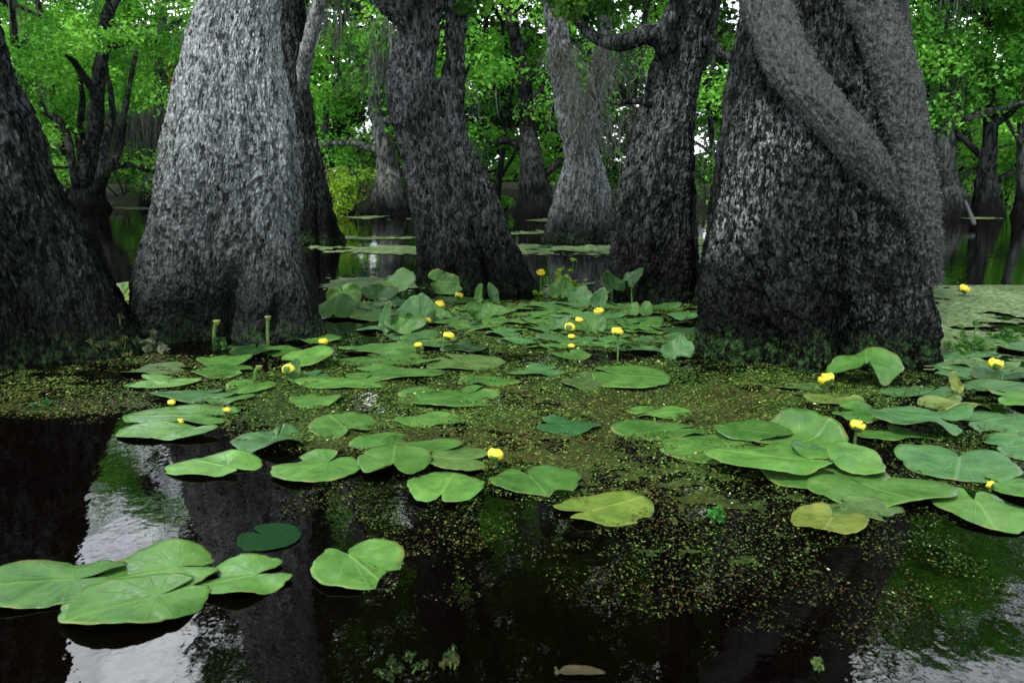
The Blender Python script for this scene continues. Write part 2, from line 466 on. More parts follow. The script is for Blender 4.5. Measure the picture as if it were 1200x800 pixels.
# ------------------------------------------------------------------ big trunks
class Trunk:
    """rows: (photo y, left x, right x) of the silhouette, turned into real cross-sections at distance Y"""
    def __init__(s, Y, rows, top=9.0, topr=0.45, squash=0.75, lean=None):
        s.Y, s.squash = Y, squash
        z, xc, r = [], [], []
        for py, xl, xr in rows:
            a, b = at_y(xl, py, Y), at_y(xr, py, Y)
            z.append(a[2]); xc.append((a[0] + b[0]) / 2); r.append((b[0] - a[0]) / 2)
        o = np.argsort(z); z = np.array(z)[o]; xc = np.array(xc)[o]; r = np.array(r)[o]
        slope = np.clip((xc[-1] - xc[-2]) / max(z[-1] - z[-2], .05), -0.3, 0.3) if lean is None else lean
        zt = np.linspace(z[-1], top, 6)[1:]
        z = np.concatenate([[z[0] - 0.5], z, zt]); xc = np.concatenate([[xc[0]], xc, xc[-1] + slope * (zt - z[-6 if False else -1] + 0) * 0 + slope * (zt - zt[0] + (zt[1] - zt[0])) * 0.6])
        r = np.concatenate([[r[0] * 1.06], r, r[-1] * np.linspace(1, topr, 6)[1:]])
        s.z, s.xc, s.r, s.top = z, xc, r, top
        zz = np.linspace(z[0], top, 1200); sig = 0.035 / (zz[1] - zz[0])
        kk = np.exp(-0.5 * (np.arange(-40, 41) / sig) ** 2); kk /= kk.sum()
        pad = lambda a: np.convolve(np.concatenate([np.full(40, a[0]), a, np.full(40, a[-1])]), kk, 'valid')
        s.zz, s.xs, s.rs = zz, pad(np.interp(zz, z, xc)), pad(np.interp(zz, z, r))
    def c(s, z): return np.interp(z, s.zz, s.xs)
    def rad(s, z): return np.interp(z, s.zz, s.rs)
    def front(s, px, py, out=0.0):
        """point on the front surface of the trunk seen at a photo position"""
        z = at_y(px, py, s.Y)[2]
        for _ in range(6):
            x = at_y(px, py, s.Y)[0]
            c, r = float(s.c(z)), float(s.rad(z))
            u = np.clip((x - c) / r, -1, 1)
            y = s.Y - s.squash * r * math.sqrt(max(0, 1 - u * u)) - out
            p = at_y(px, py, y); z = p[2]
            u = np.clip((p[0] - c) / r, -1.08, 1.08)
        return p
    def mesh(s, name, mat, seed, nth=520, dz=0.0065, zvis=2.4, plate=(26, 13), amp=0.014, flutes=(5, 0.05), twist=0.0, ridge=(9, 2.2, 0.02), lump=0.05, off=(0, 0, 0), hollows=()):
        # columns are denser on the side towards the water in front
        q = np.linspace(0, 1, nth, endpoint=False)
        th = -PI / 2 + 2 * PI * (q - 0.5) + 0.62 * np.sin(2 * PI * (q - 0.5)) * -1.0
        zr = np.concatenate([np.arange(-0.25, zvis, dz), np.linspace(zvis, s.top, 70)])
        TH, Z = np.meshgrid(th, zr)
        th_, z_ = TH.ravel(), Z.ravel()
        R, C = s.rad(z_), s.c(z_)
        R0 = float(np.mean(s.rs[:500]))
        tw = th_ + twist * z_
        cx, sy = np.cos(tw) * R0, np.sin(tw) * R0
        U = np.stack([cx, sy, z_], 1)
        warp = np.stack([fbm(U * [5, 5, 3] + 3.1, 3, seed + 40), fbm(U * [5, 5, 3] + 9.7, 3, seed + 41), fbm(U * [5, 5, 3] + 5.5, 3, seed + 42)], 1) - 0.5
        W = U + warp * [0.12, 0.12, 0.20]
        nf, fa = flutes
        baseness = np.exp(-np.clip(z_, 0, None) / 0.7)
        fl = np.cos(nf * th_ + 2.2 * (fbm(np.stack([np.cos(th_), np.sin(th_), z_ * 0.5], 1), 2, seed) - 0.5) * 4 + seed)
        d = fa * baseness * (fl - 0.2 - 0.8 * np.clip(-fl, 0, 1) ** 2)
        d = d + lump * (fbm(U * [2.6, 2.6, 1.5], 3, seed + 3) - 0.5) * 2 * (0.4 + R / R0 * 0.6)
        rf, rz, ra = ridge
        rn = 1 - np.abs(2 * fbm(W * [rf, rf, rz], 4, seed + 5) - 1)
        d = d + ra * (rn - 0.75) * 1.6
        f1, f2 = cells(W * [plate[0], plate[0], plate[1]], seed + 9)
        pl = sstep(0.0, 0.30, f2 - f1)
        d = d + amp * 0.45 * (pl - 0.5) * (0.3 + 1.2 * fbm(U * [4, 4, 4], 2, seed + 12))
        r2 = 1 - np.abs(2 * fbm(W * [plate[0] * 1.35, plate[0] * 1.35, plate[1] * 0.75], 4, seed + 15) - 1)
        d = d + amp * 1.5 * (r2 ** 2 - 0.55)
        g1, g2 = cells((U + warp * 0.05) * [plate[0] * 2.4, plate[0] * 2.4, plate[1] * 2.0], seed + 19)
        d = d + amp * 0.40 * (sstep(0.0, 0.35, g2 - g1) - 0.5) * sstep(.3, .7, vnoise(U * 6, seed + 21))
        d = d + amp * 0.7 * (fbm(W * [90, 90, 50], 3, seed + 25) - 0.5)
        for hx, hw, hz, hd in hollows:                            # gaps between the root buttresses
            wob = 0.25 * (fbm(np.stack([z_ * 6, th_ * 0, z_ * 0 + hx], 1), 2, seed + 31) - 0.5)
            d = d - hd * np.exp(-((th_ - hx - wob) / hw) ** 2) * sstep(hz * 1.25, hz * 0.35, z_)
        rr = np.clip(R + d, 0.01, None)
        V = np.stack([C + rr * np.cos(th_), s.Y + s.squash * R * np.sin(th_) + d * np.sin(th_), z_], 1)
        n = nth
        i = np.arange(len(zr) - 1)[:, None] * n; j = np.arange(n)[None, :]; j2 = (j + 1) % n
        Q = np.stack([i + j, i + j2, i + n + j2, i + n + j], -1).reshape(-1, 4)
        return mesh_np(name, V - np.asarray(off, float), Q, mat)

def bumpy_tube(path, rad, ns, seed, amp, freq=(30, 30, 12), squash=1.0, plate=None, fiber=None):
    P = np.asarray(path, float); rad_mean = float(np.mean(rad))
    V, Q, T = tube(P, rad, ns, True, squash)
    n = len(P) * ns
    ctr = np.repeat(P, ns, 0)
    d = V[:n] - ctr
    ln = np.linalg.norm(d, axis=1)[:, None] + 1e-9
    nz_ = fbm(V[:n] * freq, 4, seed) - 0.5
    if fiber:
        arc = np.repeat(np.concatenate([[0], np.cumsum(np.linalg.norm(np.diff(P, axis=0), axis=1))]), ns)
        ph = np.tile(np.linspace(0, 2 * PI, ns, endpoint=False), len(P))
        Uf = np.stack([np.cos(ph) * rad_mean * fiber, np.sin(ph) * rad_mean * fiber, arc * fiber * .22], 1)
        nz_ = nz_ * .9 + (1 - np.abs(2 * fbm(Uf, 4, seed + 5) - 1)) * .9 - .6 + .5 * (fbm(Uf * [.25, .25, .3], 2, seed + 6) - .5)
    if plate:
        f1, f2 = cells(V[:n] * plate, seed + 3)
        nz_ = nz_ + 0.8 * (sstep(0, 0.4, f2 - f1) - 0.5)
    V[:n] += d / ln * (nz_ * 2 * amp)[:, None]
    return V, Q, T

# ------------------------------------------------------------------ leaves
def leaf_cloud(sp, centers, radii, per, size, cols, seed, flat=0.6, asp=0.55):
    """leaf-sized faces in clumps: each leaf is a bent pair of quads along its midrib"""
    g = np.random.default_rng(seed)
    centers = np.asarray(centers, float); radii = np.asarray(radii, float)
    m = len(centers)
    cnt = np.full(m, per) if np.isscalar(per) else np.asarray(per)
    idx = np.repeat(np.arange(m), cnt)
    n = len(idx)
    d = g.normal(size=(n, 3)); d /= np.linalg.norm(d, axis=1)[:, None]
    rr = g.random(n) ** 0.45
    pos = centers[idx] + d * (rr * radii[idx])[:, None] * [1, 1, 0.7]
    nr = d * 0.55 + np.array([0, 0, flat]) + g.normal(size=(n, 3)) * 0.45
    nr /= np.linalg.norm(nr, axis=1)[:, None]
    t = g.normal(size=(n, 3)); t -= nr * (t * nr).sum(1)[:, None]; t /= np.linalg.norm(t, axis=1)[:, None]
    t[:, 2] -= 0.25; t /= np.linalg.norm(t, axis=1)[:, None]
    b = np.cross(nr, t); b /= np.linalg.norm(b, axis=1)[:, None]
    sz = size * (0.45 + 1.1 * g.random(n) ** 1.4); L_ = sz[:, None] * t; B_ = (sz * asp * 0.5)[:, None] * b; Nn = (sz * 0.10)[:, None] * nr
    # base, left, tip, right: a diamond leaf folded along its midrib
    V = np.stack([pos - L_ * 0.5, pos + B_ + Nn - L_ * 0.05, pos + L_ * 0.5 - Nn, pos - B_ + Nn - L_ * 0.05], 1).reshape(-1, 3)
    k = np.arange(n)[:, None] * 4
    T = np.concatenate([k + [0, 1, 2], k + [0, 2, 3]])
    cols = np.asarray(cols, float)
    clump = g.random(m)
    cc = cols[(np.clip(clump[idx] * 0.75 + g.random(n) * 0.25, 0, .999) * len(cols)).astype(int)]
    cc = cc * (0.8 + 0.4 * g.random(n))[:, None]
    sp.add(V, None, T, np.repeat(cc, 4, 0))

GREENS = [(1.02 * c[0], 1.2 * c[1], 1.7 * c[2]) for c in [(0.05, 0.16, 0.018), (0.09, 0.25, 0.024), (0.14, 0.34, 0.032), (0.18, 0.41, 0.045), (0.23, 0.48, 0.055), (0.31, 0.54, 0.07)]]
DARKENED = [(0.012, 0.035, 0.010), (0.018, 0.05, 0.012), (0.028, 0.075, 0.015)]  # leaf greens darkened so high crowns mirror black in the water
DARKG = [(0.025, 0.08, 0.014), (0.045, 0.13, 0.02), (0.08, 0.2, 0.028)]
MOSSC = [(0.075, 0.092, 0.078), (0.115, 0.135, 0.115), (0.155, 0.175, 0.155)]

def moss_strands(t, base, anchors, lens, seed, width=0.008, per=40, spread=0.14):
    """curtains of grey hanging moss: wavering thin ribbons below each anchor"""
    g = np.random.default_rng(seed)
    for a, ln in zip(anchors, lens):
        sp = Soup()
        for _ in range(per):
            p = np.array(a, float) + g.normal(size=3) * [spread, spread, 0.05]
            m = 8
            l = ln * (0.35 + 0.75 * g.random())
            zs = np.linspace(0, -l, m)
            wob = np.cumsum(g.normal(size=(m, 2)) * 0.03, 0)
            C = p + np.stack([wob[:, 0], wob[:, 1], zs], 1)
            an = g.random() * PI
            wv = np.array([math.cos(an), math.sin(an), 0]) * width
            ww = np.array([0.5, 1, 0.8, 1.2, 0.7, 1.0, 0.6, 0.1])[:, None] * (0.6 + 0.8 * g.random())
            V = np.stack([C - wv * ww, C + wv * ww], 1).reshape(-1, 3)
            k = np.arange(m - 1)[:, None] * 2
            Q = np.concatenate([k + [0, 1, 3, 2]])
            sp.add(V, Q, None, np.array(MOSSC[g.integers(3)]) * (0.7 + 0.6 * g.random()))
        link('hanging_moss', sp.mesh('hanging_moss', MOSS, False, base), t)

# ------------------------------------------------------------------ the near trees
def big_tree(label, tr, bark, seed, crown_r, crown_z, name='swamp_tree', nclump=34, crown_cols=None, **kw):
    base = np.array([float(tr.c(0.0)), tr.Y, 0.0])
    t = thing(name, base, label, 'tree')
    link('trunk', tr.mesh('trunk', bark, seed, off=base, **kw), t)
    g = np.random.default_rng(seed + 100)
    topc = np.array([float(tr.c(tr.top)), tr.Y, tr.top])
    cs = []
    for q in range(6):                                          # limbs fan out from the upper trunk
        az = q * 2.4 + g.random(); z0 = tr.top * (0.62 + 0.06 * q)
        p0 = np.array([float(tr.c(z0)), tr.Y, z0]); ln = crown_r * (0.7 + 0.4 * g.random())
        p3 = p0 + np.array([math.cos(az) * ln, math.sin(az) * ln, ln * (0.35 + 0.3 * g.random())])
        pa = spline([p0, p0 * 0.65 + p3 * 0.35 + [0, 0, 0.25], p0 * .3 + p3 * .7 + g.normal(size=3) * .15, p3], 14)
        V, Q, T = bumpy_tube(pa, np.linspace(0.11, 0.025, 14), 10, seed + q, 0.012)
        sp = Soup(); sp.add(V, Q, T); link('limb', sp.mesh('limb', BARK_FUR, True, base), t)
        for f in (0.55, 0.8, 1.0): cs.append(pa[int(f * 13)] + g.normal(size=3) * 0.3)
    while len(cs) < nclump:
        d = g.normal(size=3); d /= np.linalg.norm(d); cs.append(topc + [0, 0, crown_z] + d * [crown_r, crown_r, crown_r * 0.6] * g.random() ** 0.4)
    cs = np.array(cs)
    sp = Soup(); leaf_cloud(sp, cs, 0.45 + 0.3 * g.random(len(cs)), 150, 0.10, crown_cols or GREENS[:5], seed + 7)
    link('crown', sp.mesh('crown', LEAF, False, base), t)
    return t, base

# --- the great trunk on the right, with two limbs fused into it
T6 = Trunk(4.62, [(452, 824, 1082), (430, 828, 1080), (400, 830, 1078), (350, 834, 1074), (300, 839, 1072), (250, 845, 1064), (200, 848, 1060), (150, 855, 1052), (110, 864, 1046), (60, 878, 1036), (0, 890, 1024)], top=9.5, topr=0.5, squash=0.72)
t6, b6 = big_tree('huge dark speckled swamp tree on the right with grey limbs fused diagonally across its trunk', T6, BARK_T6, 61, 2.2, 1.2, zvis=2.15, nth=620, dz=0.0055, plate=(27, 11), amp=0.018, flutes=(6, 0.05), twist=0.16, ridge=(10, 2.4, 0.034), lump=0.06, hollows=[(-1.38, .10, .34, .14), (-2.1, .10, .2, .06), (-.85, .12, .22, .06)])
def fused_limb(px_pts, rad, seed, out, top, Y=None):
    pts = [at_y(x, y, Y - o) if Y else T6.front(x, y, o) for (x, y), o in zip(px_pts, out)]
    pts = [pts[0] + np.array(top)] + pts
    rad = [rad[0]] + rad
    n = 300
    P = spline(pts, n); R = np.interp(np.linspace(0, len(rad) - 1, n), np.arange(len(rad)), rad)
    V, Q, T = bumpy_tube(P, R, 150, seed, 0.013, (70, 70, 60), 0.85, None, 27)
    V += (fbm(V * [3, 3, 3], 2, seed + 8)[:, None] - 0.5) * 0.03
    sp = Soup(); sp.add(V, Q, T)
    fl_ = link('fused_limb', sp.mesh('fused_limb', BARK_FUR, True, b6), t6)
    g = np.random.default_rng(seed); m = 11000                    # short shaggy growth over the limb
    ii = g.integers(0, len(P) * 150, m); p = V[ii]; nrm = p - P[ii // 150]; nrm /= np.linalg.norm(nrm, axis=1)[:, None] + 1e-9
    p = p + g.normal(size=(m, 3)) * .004
    d_ = nrm * .7 + g.normal(size=(m, 3)) * .5 + [0, 0, -.55]; d_ /= np.linalg.norm(d_, axis=1)[:, None]
    ln = (.008 + .018 * g.random(m) ** 2)[:, None]; sd = np.cross(d_, g.normal(size=(m, 3))); sd = sd / np.linalg.norm(sd, axis=1)[:, None] * .0016
    Vf = np.stack([p - sd, p + sd, p + d_ * ln], 1).reshape(-1, 3)
    cf = np.array([.115, .132, .126]) * (.4 + 1.3 * g.random((m, 1)))
    sp = Soup(); sp.add(Vf, None, np.arange(3 * m).reshape(-1, 3), np.repeat(cf, 3, 0)); f_ = link('shaggy_moss', sp.mesh('shaggy_moss', MOSS, False, b6), fl_); f_['kind'] = 'stuff'
fused_limb([(884, -60), (902, 20), (925, 75), (962, 122), (1003, 172), (1040, 222), (1066, 278), (1078, 340)], [0.115, 0.115, 0.11, 0.105, 0.10, 0.09, 0.078, 0.055], 3, [0.05, 0.05, 0.05, 0.05, 0.045, 0.035, 0.01, -0.05], (-0.25, 0.1, 1.6))
fused_limb([(1022, -50), (1022, 10), (1041, 60), (1057, 110), (1067, 165), (1075, 220), (1085, 275), (1092, 335)], [0.10, 0.105, 0.11, 0.105, 0.10, 0.095, 0.075, 0.04], 4, [0.0, 0.02, 0.04, 0.04, 0.04, 0.03, 0.0, -0.05], (0.1, 0.1, 1.6), 4.36)
sp = Soup(); pa = spline([at_y(1052, 90, 4.95), at_y(1050, 40, 4.95), at_y(1048, 0, 4.95), at_y(1052, -120, 5.0), at_y(1075, -420, 5.2)], 40)
sp.add(*bumpy_tube(pa, np.linspace(0.085, 0.06, 40), 60, 5, 0.007, (70, 70, 60), 1.0, None, 36)); link('stem', sp.mesh('stem', BARK_FUR, True, b6), t6)

# --- pale trunk, second from the left
T2 = Trunk(5.25, [(405, 150, 378), (390, 154, 374), (350, 160, 369), (300, 168, 363), (270, 174, 360), (230, 182, 357), (190, 190, 353), (150, 200, 347), (120, 207, 340), (90, 211, 333), (50, 220, 328), (0, 234, 331)], top=9.0, topr=0.5, squash=0.72)
big_tree('stout pale grey swamp tree with a swollen base, second from the left edge', T2, BARK_T2, 22, 2.0, 1.2, zvis=2.3, nth=560, dz=0.006, plate=(32, 12), amp=0.013, flutes=(5, 0.075), twist=0.05, ridge=(9, 2.0, 0.026), lump=0.06, hollows=[(-1.28, .17, .42, .24), (-1.95, .10, .25, .08), (-.7, .12, .3, .09)])

# --- leaning trunk at the left edge
T1 = Trunk(4.75, [(430, -135, 172), (408, -128, 160), (370, -130, 141), (310, -138, 111), (270, -146, 92), (235, -155, 73), (190, -166, 54), (150, -176, 38), (100, -192, 18), (55, -205, 0), (0, -225, -18)], top=8.5, topr=0.55, squash=0.8)
big_tree('dark ridged swamp tree leaning out of the picture at the left edge', T1, BARK_T1, 35, 2.0, 1.2, zvis=2.3, nth=560, dz=0.006, plate=(16, 4.5), amp=0.022, flutes=(6, 0.06), twist=0.28, ridge=(12, 2.2, 0.034), lump=0.05)

# --- the twisted central tree that forks
T3 = Trunk(7.35, [(352, 484, 645), (338, 489, 632), (320, 491, 621), (280, 488, 600), (250, 483, 588), (220, 478, 574), (190, 473, 558), (160, 465, 546), (140, 460, 541), (125, 457, 538), (110, 459, 533), (100, 461, 528)], top=1.74, topr=0.9, squash=0.8, lean=0.0)
b3 = np.array([float(T3.c(0)), 7.35, 0.0])
t3 = thing('swamp_tree', b3, 'twisted forking swamp tree in the centre with yellow flowers at its foot', 'tree')
link('trunk', T3.mesh('trunk', BARK_T3, 48, 420, 0.0085, 1.7, (21, 8), 0.021, (5, 0.06), -0.25, (10, 2.5, 0.034), 0.08, b3, [(-1.2, .16, .3, .12), (-.6, .1, .5, .1), (-2.0, .12, .3, .08)]), t3)
def forks(t, base, items, mat, Y, seed, amp=0.016):
    for q, (rows, dy, up) in enumerate(items):
        pts, rad = [], []
        for py, xl, xr in rows:
            a, b = at_y(xl, py, Y + dy), at_y(xr, py, Y + dy)
            pts.append((a + b) / 2); rad.append((b[0] - a[0]) / 2)
        rad[0] *= 0.55
        pts += [np.array(u) + pts[-1] for u in up]; rad += list(np.linspace(rad[-1], rad[-1] * 0.5, len(up) + 1)[1:])
        n = 260
        P = spline(pts, n); R = np.interp(np.linspace(0, len(rad) - 1, n), np.arange(len(rad)), rad)
        V, Q, T = bumpy_tube(P, R, 110, seed + q, amp, (14, 14, 4), 1.0, (22, 22, 6))
        sp = Soup(); sp.add(V, Q, T); link('stem', sp.mesh('stem', mat, True, base), t)
forks(t3, b3, [
    ([(170, 463, 528), (140, 459, 520), (115, 454, 514), (95, 453, 510), (70, 460, 510), (45, 469, 513), (20, 469, 517), (0, 464, 522)], 0.0, [(0.05, 0, 0.5), (0.2, 0.1, 1.8), (0.5, 0.3, 4.0), (0.9, 0.4, 6.5)]),
    ([(175, 500, 546), (150, 510, 545), (120, 516, 543), (90, 519, 544), (60, 522, 545), (30, 523, 546), (0, 524, 549)], 0.05, [(0.1, 0, 0.5), (0.4, 0.2, 2.0), (1.1, 0.3, 4.4)]),
    ([(40, 468, 496), (18, 456, 490), (0, 440, 478), (-20, 420, 458)], -0.05, [(-0.4, 0, 0.35), (-1.2, -0.2, 1.4)]),
], BARK_T3, 7.35, 300)
g = np.random.default_rng(5)
cs = [b3 + [g.normal() * 1.6, g.normal() * 1.2, 2.95 + g.random() * 6] for _ in range(130)] + [at_y(548, 4, 7.2), at_y(560, -18, 7.3), at_y(530, -25, 7.4)]
sp = Soup(); leaf_cloud(sp, cs, [0.55] * 130 + [0.16, 0.22, 0.25], [170] * 130 + [60, 90, 90], 0.085, DARKG, 9)  # crown greens darkened so the water reflects them near black
link('crown', sp.mesh('crown', LEAF, False, b3), t3)

# --- dark trunk right of centre
T5 = Trunk(6.7, [(362, 706, 816), (350, 710, 813), (300, 712, 812), (260, 716, 811), (230, 721, 811), (200, 729, 811), (170, 738, 812), (140, 747, 814), (110, 756, 818), (80, 764, 823), (50, 773, 829), (0, 786, 838)], top=8.5, topr=0.5, squash=0.85)
t5, b5 = big_tree('straight dark swamp tree right of centre with a pale patch on its right flank', T5, BARK_T5, 57, 2.2, 0.4, nclump=90, crown_cols=DARKG, zvis=2.5, nth=400, dz=0.008, plate=(24, 10), amp=0.016, flutes=(5, 0.045), twist=0.1, ridge=(10, 2.6, 0.02), lump=0.04)  # crown leaf colour darkened to dim its reflection
def limb(t, base, pts, rads, mat, seed, name='limb'):
    n = 40
    P = spline(pts, n); R = np.interp(np.linspace(0, len(rads) - 1, n), np.arange(len(rads)), rads)
    sp = Soup(); sp.add(*bumpy_tube(P, R, 14, seed, R.mean() * 0.3, (14, 14, 14))); link(name, sp.mesh(name, mat, True, base), t)
limb(t5, b5, [at_y(785, 52, 6.6), at_y(760, 40, 6.5), at_y(730, 50, 6.6), at_y(700, 46, 6.8), at_y(672, 20, 7.0)], [0.09, 0.075, 0.06, 0.045, 0.03], BARK_T1, 5)
limb(t5, b5, [at_y(765, 124, 6.6), at_y(745, 119, 6.5), at_y(722, 121, 6.5), at_y(706, 118, 6.5)], [0.03, 0.022, 0.016, 0.008], BARK_T1, 6)
limb(t5, b5, [at_y(826, 46, 6.6), at_y(846, 62, 6.5), at_y(866, 72, 6.4), at_y(880, 80, 6.3)], [0.04, 0.035, 0.028, 0.02], BARK_T1, 7)
limb(t5, b5, [at_y(778, 78, 6.6), at_y(776, 40, 6.5), at_y(790, 10, 6.5), at_y(794, -30, 6.5)], [0.05, 0.055, 0.05, 0.05], BARK_T1, 8)
cs = [at_y(x, y, 6.6 + 0.5 * q) for q, (x, y) in enumerate([(668, 6), (690, 18), (705, 4), (650, -6), (720, 8), (745, 2)])]
sp = Soup(); leaf_cloud(sp, [b5 + [g.normal() * 1.2, g.normal() * .8 + .3, 2.95 + 4.5 * g.random()] for _ in range(80)], [.5] * 80, 150, .09, DARKG, 77); link('foliage', sp.mesh('foliage', LEAF, False, b5), t5)  # dark leaves added above the view to block the sky's reflection
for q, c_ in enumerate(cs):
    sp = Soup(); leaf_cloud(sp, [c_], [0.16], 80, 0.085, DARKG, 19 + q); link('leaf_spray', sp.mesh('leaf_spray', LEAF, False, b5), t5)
an = [at_y(690 + 16 * q + g.normal() * 4, 52 + g.normal() * 6, 6.7) for q in range(6)] + [at_y(752 + g.normal() * 12, 118 + g.normal() * 5, 6.7) for q in range(3)]
moss_strands(t5, b5, an, [0.22, .3, .35, .25, .2, .15, .12, .12, .12], 4, 0.003, 40, 0.05)

# --- shadowed trunk half hidden behind the great one
T6b = Trunk(6.3, [(365, 812, 905), (350, 815, 903), (300, 824, 899), (250, 832, 897), (200, 840, 896), (150, 848, 896), (110, 853, 898), (60, 862, 900), (0, 872, 905)], top=7.5, topr=0.5, squash=0.9)
big_tree('narrow black trunk half hidden behind the huge tree on the right', T6b, BARK_T1, 66, 1.6, 1.0, nclump=24, zvis=2.4, nth=260, dz=0.012, amp=0.014, flutes=(4, 0.03))

# --- bottle-shaped mossy tree in the middle distance
T4 = Trunk(12.6, [(290, 634, 720), (283, 639, 716), (265, 644, 715), (240, 650, 715), (220, 656, 713), (200, 661, 709), (185, 664, 703), (170, 664, 698), (150, 659, 695), (135, 656, 692)], top=1.82, topr=0.8, squash=0.9, lean=0.0)
b4 = np.array([float(T4.c(0)), 12.6, 0.0])
t4 = thing('swamp_tree', b4, 'bottle shaped grey swamp tree hung with moss, standing alone in the middle distance', 'tree')
link('trunk', T4.mesh('trunk', BARK_T4, 77, 260, 0.014, 1.75, (16, 8), 0.026, (5, 0.06), 0.1, (7, 2, 0.04), 0.08, b4), t4)
forks(t4, b4, [
    ([(190, 660, 696), (150, 655, 690), (110, 649, 682), (75, 644, 672), (40, 641, 666), (0, 637, 658)], 0.0, [(-0.1, 0, 0.8), (0.2, 0.2, 2.6), (0.6, 0.2, 4.6)]),
    ([(190, 670, 704), (150, 680, 704), (110, 688, 708), (75, 694, 712), (50, 698, 714), (0, 704, 718)], 0.2, [(0.2, 0, 0.8), (0.6, -0.2, 2.6), (0.8, 0.2, 4.6)]),
], BARK_T4, 12.6, 320, 0.02)
an = [at_y(x, y, 12.4 + g.normal() * 0.3) for x, y in [(662, 55), (668, 80), (680, 105), (690, 120), (698, 80), (704, 70), (700, 110), (696, 140), (650, 60), (676, 140), (712, 60)]]
moss_strands(t4, b4, an, [0.4, .5, .55, .5, .6, .7, .6, .4, .4, .4, .5], 8, 0.0045, 60, 0.09)
cs = [b4 + [g.normal() * 1.7, g.normal() * 1.2, 4.6 + g.random() * 6] for _ in range(100)] + [at_y(x, y, 12.8) for x, y in [(690, 5), (660, 12), (720, 20), (735, 45), (640, 5)]]
sp = Soup(); leaf_cloud(sp, cs, [0.65] * 100 + [0.3] * 5, [170] * 100 + [80] * 5, 0.10, DARKG, 29); link('crown', sp.mesh('crown', LEAF, False, b4), t4)  # darkened crown colour deepens the reflection below

# --- dark slim tree behind the pale one
T2b = Trunk(12.2, [(285, 345, 398), (270, 350, 393), (240, 352, 388), (210, 350, 382), (180, 346, 376), (150, 340, 369), (100, 334, 362), (50, 330, 358), (0, 327, 356)], top=8.5, topr=0.6, squash=0.9, lean=0.0)
t2b, b2b = big_tree('slim dark tree standing just behind the stout pale grey trunk', T2b, BARK_T1, 81, 1.8, 1.2, nclump=30, zvis=3.4, nth=220, dz=0.016, plate=(12, 4), amp=0.02, flutes=(5, 0.05), ridge=(8, 1.4, 0.035))
limb(t2b, b2b, [at_y(352, 110, 12.2), at_y(360, 60, 12.0), at_y(370, 20, 12.0), at_y(384, -40, 12.0), at_y(400, -160, 12)], [0.09, 0.1, 0.1, 0.09, 0.07], BARK_T4, 9)

